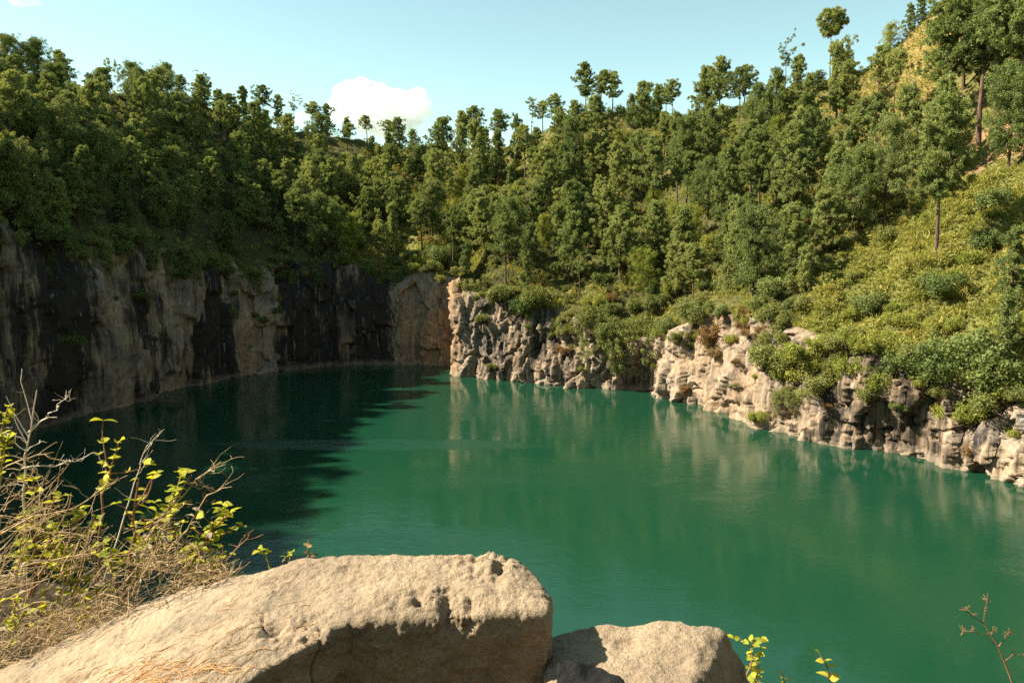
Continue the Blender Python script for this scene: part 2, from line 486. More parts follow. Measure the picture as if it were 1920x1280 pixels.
bv, be = cell(S2 / 4.6 + 0.10 * Z2 / 6 + 0.25 * wu, dip / 8.5 + 0.2 * wu, 31)
d += (1.15 - 0.35 * sun2) * bv
d -= (0.3 + 0.45 * sun2) * np.clip(1 - be / 0.06, 0, 1)
bv2, be2 = cell(S2 / 1.5 + 0.4 * wu, (Z2 + 0.3 * S2) / 4.4 + 0.4 * wu, 37)
d += (0.2 + 0.10 * sun2) * bv2
d -= (0.08 + 0.22 * sun2) * np.clip(1 - be2 / 0.07, 0, 1)
d += (0.08 + 0.06 * sun2) * facet(S2 / 0.9 + 0.3 * wu, (Z2 - 0.35 * S2) / 2.6 + 0.3 * wu, 39, 1.6)
d += (0.30 + 0.22 * sun2) * facet(S2 / 2.3 + 0.2 * wu, (Z2 + 0.25 * S2) / 7.0 + 0.2 * wu, 43, 1.6)
d += sun2 * 0.8 * facet(S2 / 6.5 + 0.15 * wu, (Z2 + 0.2 * S2) / 13.0, 47, 1.5)
d += 0.12 * fbm(S2 / 0.9, Z2 / 2.2, 0 * S2, 3, 41)
amp = np.clip((1 - tz) / 0.05, 0, 1)[:, None] * (0.35 + 0.65 * far_f)[None, :]
# dark recess under an overhang on the right shore, small caves at the waterline
px_s, _, _ = project(np.stack([cS[:, 0], cS[:, 1], 0 * ss], 1))
fr = (cS[:, 1] > 60) & (sunny > 0.5)
rec = np.where(fr, np.exp(-((px_s - 1700) / 45.0) ** 2), 0)
d -= 2.6 * rec[None, :] * np.clip(1.15 - Z2 / 9.0, 0, 1)
for cpx, w, hz, dep in ((1355, 14, 2.6, 2.6), (1248, 8, 1.6, 1.5), (1195, 40, 9.0, 3.4), (1470, 22, 5.5, 2.4), (930, 8, 2.2, 1.4)):
    cv = np.where(fr, np.exp(-((px_s - cpx) / w) ** 2), 0)
    d -= dep * cv[None, :] * np.clip((hz - Z2) / hz * 1.6, 0, 1)
cliffV[:, :, 0] += d * amp * lake[None, :, 0]
cliffV[:, :, 1] += d * amp * lake[None, :, 1]
cliffV[:, :, 2] += 0.25 * amp * fbm(S2 / 1.7, Z2 / 1.7, 0 * S2 + 9, 3, 51) * np.clip((tz - 0.02) / 0.1, 0, 1)[:, None]


def grid_faces(nr, nc, closed=True):
    i = np.arange(nr - 1)[:, None]; j = np.arange(nc if closed else nc - 1)[None, :]
    k = (j + 1) % nc
    return np.stack([i * nc + j, i * nc + k, (i + 1) * nc + k, (i + 1) * nc + j], -1).reshape(-1, 4)


CF = grid_faces(NRC, NC)
stv = np.broadcast_to(cK, (NRC, NC)).copy()
pw2 = np.broadcast_to(pxs_, (NRC, NC)) + 26 * fbm(S2 / 4.0, Z2 / 9.0, 0 * S2, 3, 101)
bnd = np.interp(pw2, [b[0] for b in BANDS], [b[1] for b in BANDS]) + 0.30 * fbm(S2 / 7.0, Z2 / 8.0, 0 * S2, 3, 103)
stv = np.where(np.broadcast_to(wallm, (NRC, NC)), bnd, stv + 0.15 * fbm(S2 / 6.0, Z2 / 6.0, 0 * S2, 3, 105)).ravel()
cliff_me = np_mesh('cliff', cliffV.reshape(-1, 3), CF, M['rock'], False, {'stain': ('POINT', stv)})
# shade mostly faceted but not hard: smooth by angle is not needed at this density
tag(link('cliff', cliff_me), 'streaked rock walls and sunlit crags ringing the green lake', 'cliff', kind='structure')

# --- hill: from the crest over the slope and ridge and down behind
NR1, NR2 = 150, 30
NRH = NR1 + NR2
hillV = np.zeros((NRH, NC, 3))
for r in range(NR1):
    t = r / (NR1 - 1)
    # quadratic through top, mid, ridge with mid at t = 0.5 (Lagrange), rounded near the ridge
    a = 2 * (t - 0.5) * (t - 1); b_ = -4 * t * (t - 1); c_ = 2 * t * (t - 0.5)
    hillV[r] = a * cT + b_ * cM + c_ * cR
far3 = np.concatenate([cR[:, :2] * 1.0, cR[:, 2:]], 1)
ctr = np.array([0, 110.0])
dirv = cB[:, :2] - ctr; dirv /= np.linalg.norm(dirv, axis=1)[:, None]
farp = np.concatenate([ctr + dirv * 2600, np.zeros((NC, 1))], 1)
for r in range(NR2):
    t = (r + 1) / NR2
    if t <= 0.8:
        q = t / 0.8
        P = cR * (1 - q) + cB * q
        # keep the ridge rounded: leave it with a soft slope
        P[:, 2] = cR[:, 2] + (cB[:, 2] - cR[:, 2]) * q ** 1.5
    else:
        q = ((t - 0.8) / 0.2) ** 2
        P = cB * (1 - q) + farp * q
    hillV[NR1 + r] = P
rr = np.concatenate([np.linspace(0, 1, NR1), np.ones(NR2)])
X, Y = hillV[:, :, 0], hillV[:, :, 1]
nz_ = 2.6 * fbm(X / 24, Y / 24, 0 * X, 3, 61) + 0.9 * fbm(X / 7, Y / 7, 0 * X, 3, 63) + 0.35 * fbm(X / 2.0, Y / 2.0, 0 * X, 3, 65)
env = np.clip(rr / 0.07, 0, 1)[:, None] * (0.08 + 0.92 * far_f)[None, :]
env2 = np.ones(NRH); env2[-5:] = 0.3
hillV[:, :, 2] += nz_ * env * env2[:, None]


def in_poly(px, py, poly):
    c = np.zeros(np.shape(px), bool); n = len(poly)
    for i in range(n):
        x1, y1 = poly[i]; x2, y2 = poly[(i + 1) % n]
        if y1 == y2: continue
        c ^= ((y1 > py) != (y2 > py)) & (px < (x2 - x1) * (py - y1) / (y2 - y1) + x1)
    return c


SPUR = [(1480, 590), (1560, 500), (1640, 440), (1700, 395), (1790, 345), (1930, 315), (2050, 300), (2050, 700), (1900, 800), (1780, 730), (1600, 660), (1480, 640)]
BARE = [(1545, 215), (1620, 130), (1720, 20), (1800, -90), (1960, -260), (2000, -100), (1850, 30), (1760, 170), (1700, 265), (1600, 270)]
CLEAR = [(1770, 325), (1800, 262), (1860, 235), (1990, 215), (1990, 275), (1850, 312), (1790, 345)]
SAND2 = [(1560, 360), (1600, 345), (1640, 370), (1600, 395), (1560, 390)]
BACKG = [(590, 340), (690, 280), (800, 295), (860, 330), (855, 460), (770, 515), (660, 500), (600, 420)]
BAND = [(845, 480), (1000, 510), (1150, 500), (1300, 520), (1480, 580), (1480, 660), (1320, 620), (1200, 650), (1100, 620), (860, 570)]
hp = hillV.reshape(-1, 3)
hpx, hpy, hw = project(hp)
vis = hw > 20
forest = np.array([0.055, 0.05, 0.022]); grassc = np.array([0.13, 0.135, 0.04]); gold = np.array([0.30, 0.215, 0.085]); earth = np.array([0.27, 0.165, 0.085])
n1 = fbm(hp[:, 0] / 9, hp[:, 1] / 9, hp[:, 2] / 9, 4, 71) * 0.5 + 0.5
n2 = fbm(hp[:, 0] / 3, hp[:, 1] / 3, hp[:, 2] / 3, 4, 73) * 0.5 + 0.5
c = forest[None] * (1 - 0.5 * n1[:, None]) + grassc[None] * (0.5 * n1[:, None])


def blend(c, mask, col, k):
    w = (mask * k)[:, None]
    return c * (1 - w) + col[None] * w


left_h = hp[:, 0] < -38
c = blend(c, (~left_h) & (hpy < 330), np.array([0.20, 0.18, 0.06]), 0.3 + 0.5 * n2)
c = blend(c, vis & in_poly(hpx, hpy, BACKG), np.array([0.22, 0.21, 0.06]), 0.4 + 0.6 * n2)
c = blend(c, vis & in_poly(hpx, hpy, SPUR), np.array([0.17, 0.165, 0.045]), 0.75 + 0 * n2)
c = blend(c, vis & in_poly(hpx, hpy, BARE), gold * 0.8, 0.55 + 0.45 * n2)
c = blend(c, vis & in_poly(hpx + 25 * (n1 - .5), hpy + 25 * (n2 - .5), CLEAR), earth, 0.9 + 0 * n2)
c = blend(c, vis & in_poly(hpx + 25 * (n1 - .5), hpy + 25 * (n2 - .5), SAND2), earth, 0.7 + 0 * n2)
near = (np.hypot(hp[:, 0], hp[:, 1]) < 14)
c = blend(c, near, np.array([0.06, 0.042, 0.022]), 0.95 + 0 * n2)
HF = grid_faces(NRH, NC)
hill_me = np_mesh('hill', hp, HF, M['ground'], True, None, {'soil': np.clip(c, 0, 1)})
tag(link('hill', hill_me), 'steep wooded hillside rising from the cliffs to the ridge', 'hillside', kind='structure')

# --- water
wv_ = np.array([(-110, -15, 0), (80, -15, 0), (80, 200, 0), (-110, 200, 0)], float)
wm = np_mesh('water', wv_, np.array([[0, 1, 2, 3]]), M['water'])
tag(link('water', wm), 'still emerald green lake filling the rocky basin', 'lake', kind='structure')

# ground surface for placing things
allV = np.concatenate([cliffV.reshape(-1, 3), hp]); allF = np.concatenate([CF, HF + NRC * NC])
bvh_hill = BVHTree.FromPolygons([tuple(v) for v in hp], [tuple(f) for f in HF])
bvh_all = BVHTree.FromPolygons([tuple(v) for v in allV], [tuple(f) for f in allF])


def hit_px(px, py, bvh=None, tries=60):
    """ground point seen at a pixel; walks downward until it meets the ground"""
    for k in range(tries):
        dv = Vector(ray(px, py + 3 * k)).normalized()
        h = (bvh or bvh_hill).ray_cast(Vector(CAM), dv)
        if h[0] is not None and h[3] > 20:
            return h[0], h[3]
    return None, None


# ------------------------------------------------------------------ trees
def leaves_radial(C, Rad, per, lw, rg, up=0.25, inner=0.25):
    """tufts of narrow kites radiating from clump centres"""
    n = len(C); k = n * per
    ci = np.repeat(np.arange(n), per)
    dv = rg.normal(size=(k, 3)); dv[:, 2] += up; dv /= np.linalg.norm(dv, axis=1)[:, None]
    r = Rad[ci][:, None]
    base = C[ci] + dv * r * rg.uniform(0.0, inner, (k, 1)) + rg.normal(size=(k, 3)) * r * 0.18
    tip = C[ci] + dv * r * rg.uniform(0.65, 1.12, (k, 1)) + rg.normal(size=(k, 3)) * r * 0.12
    ax = tip - base
    s = np.cross(ax, rg.normal(size=(k, 3))); s /= np.linalg.norm(s, axis=1)[:, None] + 1e-9
    w = lw * rg.uniform(0.6, 1.3, (k, 1))
    mid = base + ax * 0.6
    V = np.stack([base, mid + s * w, tip, mid - s * w], 1).reshape(-1, 3)
    F = np.arange(k * 4).reshape(-1, 4)
    return V, F, ci


def leaves_shell(C, Rad, per, ls, rg, flat=1.0):
    n = len(C); k = n * per
    ci = np.repeat(np.arange(n), per)
    dv = rg.normal(size=(k, 3)); dv[:, 2] += 0.25; dv /= np.linalg.norm(dv, axis=1)[:, None]
    r = Rad[ci][:, None]
    c = C[ci] + dv * r * rg.uniform(0.45, 1.05, (k, 1)) * np.array([1, 1, flat])
    nrm = dv + rg.normal(size=(k, 3)) * 0.75; nrm /= np.linalg.norm(nrm, axis=1)[:, None]
    a = np.cross(nrm, rg.normal(size=(k, 3))); a /= np.linalg.norm(a, axis=1)[:, None] + 1e-9
    b = np.cross(nrm, a)
    s = ls * rg.uniform(0.6, 1.35, (k, 1))
    V = np.stack([c - a * s, c - b * s * 0.6, c + a * s, c + b * s * 0.6], 1).reshape(-1, 3)
    return V, np.arange(k * 4).reshape(-1, 4), ci


def build_tree(seed, H=15.0, cb=0.4, Rm=3.6, nl=34, prof='oval', clump=0.75, per=42, lw=0.085, style='pine', mat='pine', lean=0.03, tr=0.016, ncl=4, rise=(0.1, 0.7), whip=0):
    rg = np.random.default_rng(seed)
    tb = Tubes()
    nseg = 12
    h = np.linspace(-0.06 * H, H * 0.97, nseg)
    hq = np.clip(h / H, 0, 1) ** 1.5
    bx = lean * H * rg.normal() * hq + 0.012 * H * np.sin(h / H * 5 + rg.uniform(0, 6)); by = lean * H * rg.normal() * hq
    tp = np.stack([bx, by, h], 1)
    tb.add(tp, np.maximum(tr * H * (1 - 0.93 * np.clip(h / H, 0, 1)), 0.03), 7)
    C = []; Rd = []
    ph = rg.uniform(0, 6.28, 4); asym = rg.uniform(0.12, 0.38)
    for i in range(nl):
        q = (i + rg.uniform(0, 1)) / nl
        z = H * (cb + (0.97 - cb) * q)
        if prof == 'oval': pr = math.sin(math.pi * min(1, 0.16 + 0.84 * q) ** 0.9) ** 0.7
        elif prof == 'cone': pr = 1.08 - 0.86 * q
        elif prof == 'dome': pr = (1 - q ** 2.6) ** 0.5 * (0.75 + 0.25 * min(1, q * 4))
        elif prof == 'column': pr = 0.8 * (1 - q ** 4) ** 0.5 * (0.8 + 0.4 * math.sin(q * 11 + seed))
        elif prof == 'ball': pr = math.sqrt(max(0.03, 1 - (2 * q - 0.75) ** 2 / 1.6)) * (0.55 + 0.45 * min(1, 3 * q))
        elif prof == 'flat': pr = 0.35 + 0.65 * q
        else: pr = 1
        az = i * 2.39996 + rg.normal() * 0.4
        if prof != 'ball':
            pr *= 1 + asym * math.sin(az + ph[0] + 2.5 * q) + 0.2 * math.sin(2 * az + ph[1] + 7 * q)
            if rg.uniform() < 0.10: pr *= 0.35
        L = max(0.5, Rm * pr * (rg.uniform(0.5, 1.15) if prof != 'ball' else rg.uniform(0.82, 0.98)))
        el = rg.uniform(*rise) * (0.5 + 0.8 * q)
        zb = max(z - 0.25 * L * math.sin(el), 0.05 * H); x0 = np.interp(zb, h, bx); y0 = np.interp(zb, h, by)
        p0 = np.array([x0, y0, zb])
        dv = np.array([math.cos(az) * math.cos(el), math.sin(az) * math.cos(el), math.sin(el)])
        f = np.linspace(0, 1, 5)[:, None]
        lp = p0 + dv * L * f + np.array([0, 0, 1]) * (f ** 2) * L * rg.uniform(-0.12, 0.2) + rg.normal(size=(5, 3)) * 0.05 * L * f
        tb.add(lp, np.linspace(max(0.045, tr * H * 0.26), 0.015, 5), 4)
        for j in range(ncl):
            g = 0.38 + 0.62 * (j + rg.uniform(0, 0.9)) / ncl
            cpt = np.array([np.interp(g, f[:, 0], lp[:, k]) for k in range(3)])
            C.append(cpt + rg.normal(size=3).clip(-1.6, 1.6) * clump * np.array([0.8, 0.8, 0.6]) * (0.45 if prof == 'ball' else 1)); Rd.append(clump * rg.uniform(0.55, 1.15) * (0.7 + 0.3 * g))
    C.append(tp[-1] + np.array([0, 0, 0.2])); Rd.append(clump * 0.9)
    for i in range(whip):
        z = H * rg.uniform(0.12, cb); a = rg.uniform(0, 6.28)
        C.append(np.array([np.interp(z, h, bx) + 0.5 * math.cos(a), np.interp(z, h, by) + 0.5 * math.sin(a), z])); Rd.append(clump * 0.55)
    C = np.array(C); Rd = np.array(Rd)
    if style == 'pine': V, F, ci = leaves_radial(C, Rd, per, lw, rg)
    else: V, F, ci = leaves_shell(C, Rd, per, lw, rg)
    ct = rg.uniform(0, 1, len(C)) * 0.7 + 0.3 * (C[:, 2] - C[:, 2].min()) / (np.ptp(C[:, 2]) + 1e-6)
    tint = np.clip(ct[ci] + rg.normal(size=len(ci)) * 0.12, 0, 1)
    crown = np_mesh('crown', V, F, M[mat], False, {'tint': ('FACE', tint)})
    return dict(trunk=tb.mesh('trunk', M['bark']), crown=crown, H=H)


V_ = {}
V_['tall'] = [build_tree(100 + i, 17, 0.46 + 0.05 * (i % 3), 3.9 + 0.5 * (i % 2), 38, 'oval', 0.60, 60, 0.056, rise=(0.1, 0.8), ncl=9) for i in range(6)]
V_['bushy'] = [build_tree(200 + i, 15, 0.12 + 0.05 * (i % 3), 4.9, 60, ('oval', 'cone', 'dome')[i % 3], 0.62, 60, 0.056, rise=(0.1, 0.8), ncl=9) for i in range(8)]
V_['round'] = [build_tree(300 + i, 14, 0.18, 5.4, 60, 'dome', 0.70, 70, 0.105, 'broad', 'broad', rise=(0.2, 0.9), ncl=9) for i in range(3)]
V_['column'] = [build_tree(400 + i, 14, 0.15, 2.4, 50, 'column', 0.66, 68, 0.06, rise=(0.2, 0.9), ncl=5) for i in range(3)]
V_['sparse'] = [build_tree(500 + i, 16, 0.62, 3.4, 13, 'flat', 0.60, 56, 0.052, rise=(0.1, 0.6), ncl=4, tr=0.011, whip=3) for i in range(3)]
V_['pole'] = [build_tree(520 + i, 20, 0.70, 3.0, 22, 'oval', 0.70, 70, 0.06, rise=(0.1, 0.6), ncl=5, tr=0.010, whip=6) for i in range(2)]
V_['lollipop'] = [build_tree(540, 18, 0.75, 3.3, 70, 'ball', 0.55, 100, 0.055, rise=(0.1, 0.5), tr=0.010, lean=0.01)]
V_['bright'] = [build_tree(560 + i, 9, 0.2, 3.8, 38, 'dome', 0.7, 80, 0.09, 'broad', 'bright', rise=(0.3, 0.9), ncl=5) for i in range(2)]
V_['great'] = [build_tree(580 + i, 28, 0.40, 6.2, 66, 'oval', 0.75, 70, 0.06, rise=(0.0, 0.7), ncl=13, tr=0.013) for i in range(3)]
V_['young'] = [build_tree(600 + i, 8, 0.10, 2.2, 40, 'cone', 0.5, 60, 0.05, rise=(0.2, 0.9), ncl=4) for i in range(3)]


def build_shrub(seed, Rm, Hh, n, clump, per, ls, mat, droop=0.0):
    rg = np.random.default_rng(seed)
    m = max(4, n // 14)
    la = rg.uniform(0, 6.283, m); lr = np.sqrt(rg.uniform(0, 1, m)) * Rm * 0.75
    lh = Hh * rg.uniform(0.35, 1.15, m) * (1 - 0.55 * (lr / Rm) ** 2); lw_ = Rm * rg.uniform(0.22, 0.5, m)
    k = rg.integers(0, m, n)
    dv = rg.normal(size=(n, 3)); dv /= np.linalg.norm(dv, axis=1)[:, None]
    C = np.stack([np.cos(la[k]) * lr[k], np.sin(la[k]) * lr[k], lh[k] * 0.65], 1) + dv * lw_[k][:, None] * np.array([1, 1, 0.8]) * rg.uniform(0.5, 1.0, (n, 1))
    r = np.hypot(C[:, 0], C[:, 1])
    C[:, 2] = np.maximum(C[:, 2], 0.1) - droop * np.clip(r / Rm, 0, 1.1) ** 2 * rg.uniform(0, 1, n)
    Rd = clump * rg.uniform(0.45, 1.25, n)
    V, F, ci = leaves_shell(C, Rd, per, ls, rg)
    tint = np.clip(rg.uniform(0, 1, n)[ci] * 0.7 + 0.15 + rg.normal(size=len(ci)) * 0.12, 0, 1)
    tb = Tubes()
    for i in range(0, n, 3):
        f = np.linspace(0, 1, 4)[:, None]
        tb.add(np.array([0, 0, -0.3]) * (1 - f) + C[i] * f + rg.normal(size=(4, 3)) * 0.05, np.linspace(0.05, 0.012, 4), 4)
    return dict(crown=np_mesh('foliage', V, F, M[mat], False, {'tint': ('FACE', tint)}), trunk=tb.mesh('stems', M['bark']), H=Hh + clump)


W_ = {}
W_['olive'] = [build_shrub(700 + i, 2.6, 2.3, 80, 0.62, 90, 0.085, 'shrub') for i in range(4)]
W_['bright'] = [build_shrub(720 + i, 2.6, 1.9, 76, 0.60, 90, 0.085, 'bright') for i in range(3)]
W_['rust'] = [build_shrub(740 + i, 2.0, 1.8, 60, 0.5, 90, 0.07, 'rust') for i in range(2)]
W_['dark'] = [build_shrub(760 + i, 2.8, 2.7, 86, 0.65, 90, 0.09, 'broad') for i in range(3)]
W_['hanging'] = [build_shrub(780 + i, 5.2, 4.0, 260, 0.8, 80, 0.11, 'shrub', droop=8.0) for i in range(3)]

W_['trailing'] = [build_shrub(790 + i, 4.2, 3.4, 170, 0.75, 80, 0.11, 'broad', droop=8.5) for i in range(2)]
PLACED = []     # (x, y, r)


def add_tree(var, loc, s, rz, name='pine_tree', sxy=1.0):
    root = empty(name, loc, rz)
    root.scale = (s * sxy, s * sxy, s)
    link('trunk', var['trunk'], root)
    link('crown', var['crown'], root)
    return root


def add_shrub(var, loc, s, rz, tilt=(0, 0), sq=1.0):
    root = empty('shrub', loc, rz)
    root.scale = (s, s, s * sq); root.rotation_euler = (tilt[0], tilt[1], rz)
    link('stems', var['trunk'], root)
    link('foliage', var['crown'], root)
    return root


# notable trees read off the hillside: column, foot, top, form, label
SKY = 'trees along the skyline'
NOTE = [
    (18, 165, 72, 'round', 'broad dark tree on the ridge at the left edge of the picture'),
    (66, 175, 80, 'round', 'tall rounded tree on the left ridge, highest of the left skyline'),
    (118, 190, 112, 'tall', 'pine with a small peaked crown right of the highest left-ridge tree'),
    (172, 200, 140, 'column', 'small narrow tree poking out of the left ridge before the airy pine'),
    (209, 200, 114, 'sparse', 'airy thin-crowned pine standing alone on the left skyline'),
    (247, 195, 121, 'round', 'bushy rounded tree right of the airy thin pine on the left ridge'),
    (303, 215, 132, 'round', 'wide domed tree on the left ridge, nearest the tiny flat-topped pine'),
    (345, 265, 178, 'round', 'grey-green domed tree just below the left ridge crest'),
    (387, 205, 138, 'sparse', 'tiny flat-topped pine on a bare stem above the left ridge'),
    (458, 225, 165, 'column', 'slim dark tree left of the leaning round-headed one on the ridge'),
    (496, 225, 162, 'tall', 'round-headed leaning tree on the skyline left of the cloud'),
    (521, 228, 180, 'column', 'dark narrow tree right of the leaning round-headed tree'),
    (551, 232, 184, 'sparse', 'small lollipop-shaped tree on the skyline left of the big cloud'),
    (585, 245, 192, 'tall', 'pine at the left foot of the big white cloud'),
    (612, 252, 196, 'tall', 'pale pine in front of the left end of the big cloud'),
    (650, 262, 222, 'young', 'small pine in front of the lower left of the cloud'),
    (688, 268, 218, 'tall', 'pine clump leader under the middle of the big cloud'),
    (728, 270, 226, 'tall', 'slender pine under the middle of the cloud'),
    (748, 274, 222, 'bushy', 'bushy pine under the right half of the cloud'),
    (775, 288, 244, 'bushy', 'short bushy tree under the right end of the cloud'),
    (826, 335, 224, 'bushy', 'large dense dark pine at the saddle right of the cloud'),
    (868, 300, 210, 'tall', 'left of two thin pines at the saddle gap'),
    (888, 302, 202, 'tall', 'right of two thin pines at the saddle gap'),
    (938, 296, 208, 'tall', 'dark leaning pine standing on a knob beside the small low cloud'),
    (968, 312, 220, 'young', 'feathery young pine right of the leaning pine'),
    (996, 250, 186, 'sparse', 'flat-headed pine at the start of the rising right skyline'),
    (1018, 250, 192, 'tall', 'dark short pine between the flat-headed pine and a round one'),
    (1040, 250, 179, 'tall', 'small round-headed pine before the tall skyline trio'),
    (1098, 222, 119, 'great', 'tallest of the skyline trio, tall feathery pine'),
    (1126, 228, 136, 'tall', 'middle pine of the skyline trio'),
    (1147, 226, 137, 'tall', 'right-hand pine of the skyline trio with a clear trunk'),
    (1116, 232, 184, 'bright', 'bright yellow-green small tree at the foot of the skyline trio'),
    (1182, 245, 180, 'column', 'short narrow tree right of the skyline trio'),
    (1209, 238, 154, 'bushy', 'oval pale pine between the trio and the long-trunked pine'),
    (1234, 250, 162, 'column', 'pale narrow tree touching the long-trunked round pine'),
    (1260, 272, 152, 'pole', 'round-headed pine on a long reddish bare trunk'),
    (1318, 240, 130, 'bushy', 'pale broad pine, left of the dark twin on the skyline'),
    (1350, 240, 109, 'great', 'tall spreading pine at the middle of the right skyline'),
    (1385, 240, 132, 'tall', 'dark side of the skyline group, right of the spreading pine'),
    (1424, 220, 156, 'sparse', 'small round-topped thin tree before the ragged yellow pine'),
    (1470, 200, 82, 'sparse', 'ragged yellowish pine with a bare crown of few branches'),
    (1490, 215, 106, 'column', 'thin tree with separate tufts just right of the ragged pine'),
    (1554, 212, 24, 'lollipop', 'umbrella-topped pine rising on a bare stem above all others'),
    (1586, 205, 72, 'sparse', 'pale wispy tree right of the umbrella-topped pine'),
    (1568, 225, 84, 'column', 'shaggy column of foliage under the umbrella-topped pine'),
    (1582, 228, 120, 'bushy', 'dark dense pine at the base of the bare golden hill'),
    (1667, 84, 50, 'bright', 'small bushy tree clinging to the bare golden hill crest'),
    (1706, 40, 12, 'young', 'tiny leaning tree on the golden hill near the top edge'),
    (1727, 24, -6, 'young', 'small tree on the golden hill cut by the top edge'),
    (1636, 278, 88, 'pole', 'left of two slim bare-trunked pines before the golden hill'),
    (1674, 276, 94, 'pole', 'right of two slim bare-trunked pines before the golden hill'),
    (1768, 262, -20, 'great', 'huge spreading feathery pine at the upper right'),
    (1838, 275, -110, 'great', 'giant pine with a straight brown trunk on the earth clearing'),
    (1906, 258, -120, 'great', 'dark giant pine with leaning trunk right of the earth clearing'),
    (1866, 215, -150, 'great', 'dark giant pine between the two giants on the clearing, farther back'),
    (1808, 165, -110, 'great', 'dense giant pine high on the slope above the earth clearing'),
    (1700, 330, 165, 'bushy', 'thick bushy pine left of the earth clearing'),
    (1754, 498, 185, 'great', 'feathery pine standing alone on the grassy spur'),
    (1590, 375, 205, 'tall', 'bright pine with a bare lower trunk on the sandy patch'),
    (1483, 470, 232, 'great', 'large pine with a reddish trunk at the edge of the dark gully'),
    (1420, 440, 240, 'great', 'big pale-green pine left of the dark gully'),
    (1225, 440, 262, 'tall', 'pine with a visible red trunk in the middle of the right wood'),
    (1505, 300, 180, 'bushy', 'rounded pine below the ragged skyline pine'),
    (1140, 470, 350, 'bushy', 'conical pale pine in the lower middle of the wood'),
    (1210, 560, 470, 'bright', 'yellow-green domed tree above the lit shrubs'),
    (1085, 560, 480, 'sparse', 'crooked small tree leaning over the lit shrubs'),
    (655, 490, 405, 'bright', 'spreading yellow-green tree at the edge of the deep shade'),
    (812, 455, 345, 'round', 'round dark tree with clear trunks above the brown back wall'),
    (790, 470, 375, 'tall', 'thin-stemmed tree left of the round tree above the back wall'),
    (1885, 690, 545, 'young', 'bright young pine at the right edge above the shore'),
    (1895, 560, 430, 'young', 'dark young pine at the right edge of the grassy spur'),
    (452, 440, 325, 'column', 'pale sunlit narrow pine alone in the shaded left wood'),
]
NAMES = {'round': 'broadleaf_tree', 'bright': 'broadleaf_tree'}
cnt = {}
for (px, fy, ty, form, lab) in NOTE:
    hp_, dist = hit_px(px, fy)
    if hp_ is None:
        print('no ground for', px, fy); continue
    _, yb, w = project(np.array(hp_))
    Ht = (yb - ty) * w / FPX
    vs = V_[form]; k = cnt.get(form, 0); cnt[form] = k + 1
    var = vs[k % len(vs)]
    s = max(Ht, 2.0) / var['H']
    sxy = min(1.35, max(0.75, 1.0 / math.sqrt(s))) if form not in ('great',) else 1.0
    o = add_tree(var, hp_, s, random.uniform(0, 6.28), NAMES.get(form, 'pine_tree'), sxy)
    tag(o, lab, 'tree', SKY if fy < 300 and px < 1600 else None)
    PLACED.append((hp_.x, hp_.y, 2.2))

# the wood that covers the slopes
ORD = ['first', 'second', 'third', 'fourth', 'fifth', 'sixth', 'seventh', 'eighth', 'ninth', 'tenth', 'eleventh', 'twelfth', 'thirteenth', 'fourteenth', 'fifteenth',
       'sixteenth', 'seventeenth', 'eighteenth', 'nineteenth', 'twentieth']


def ordw(i):
    return ORD[i] if i < len(ORD) else ('twenty-' + ORD[i - 20] if i < 29 else 'thirtieth')


fill = []
tries = 0
hillG = hillV[:NR1]
while len(fill) < 400 and tries < 30000:
    tries += 1
    r = int((rng.uniform(0.02, 1.0)) ** 0.85 * (NR1 - 1)); cidx = int(rng.integers(0, NC))
    P = hillG[r, cidx]
    px, py, w = project(P)
    if px > 2000 or py < -150: continue
    if P[0] < -38 and P[1] > 42: pass
    elif w < 60 or px < -60 or P[1] < 60: continue
    sp = 5.0
    u = rng.uniform()
    if in_poly(px, py, SPUR):
        continue
    if in_poly(px, py, CLEAR) or in_poly(px, py, BARE) or in_poly(px, py, SAND2): continue
    if in_poly(px, py, BACKG):
        if u < 0.74: continue
    elif in_poly(px, py - 55, BACKG) and u < 0.45: continue
    if in_poly(px, py, BAND) and u < 0.85: continue
    if px > 1480 and u < 0.45: continue
    if r < 5 and px > 620: continue
    if r > 138 and u < 0.5: continue
    if any((P[0] - a) ** 2 + (P[1] - b) ** 2 < (sp + q) ** 2 * 0.8 for a, b, q in PLACED): continue
    if px > 1380 and not (P[0] < -38) and (in_poly(px, py - 95, BARE) or in_poly(px, py - 50, BARE) or in_poly(px, py - 50, CLEAR)) and rng.uniform() < 0.9: continue
    PLACED.append((P[0], P[1], 0.8))
    lf = P[0] < -38
    if lf: form = ('round', 'bushy', 'bushy', 'tall', 'column', 'round', 'bushy', 'tall')[int(rng.integers(8))]
    else: form = ('bushy', 'bushy', 'tall', 'column', 'bushy', 'bright', 'tall', 'bushy', 'round', 'young')[int(rng.integers(10))]
    if in_poly(px, py, BACKG): form = ('young', 'bushy', 'column', 'bright', 'tall')[int(rng.integers(5))]
    Ht = {'tall': 14, 'bushy': 12.5, 'round': 11.5, 'column': 11, 'bright': 7.0, 'young': 7}[form] * rng.uniform(0.75, 1.35)
    if lf: Ht *= 0.92
    if r > 118: Ht *= 0.48 + 0.2 * rng.uniform()
    if not lf and 55 < P[0]: Ht *= 1.05
    fill.append((P.copy(), float(px), float(py), form, Ht, lf, r))
print('fill trees', len(fill), tries)
WHAT = {'tall': 'long-stemmed pine', 'bushy': 'bushy pine', 'round': 'domed broadleaf tree', 'column': 'narrow shaggy tree', 'bright': 'low yellow-green tree', 'young': 'small young pine'}


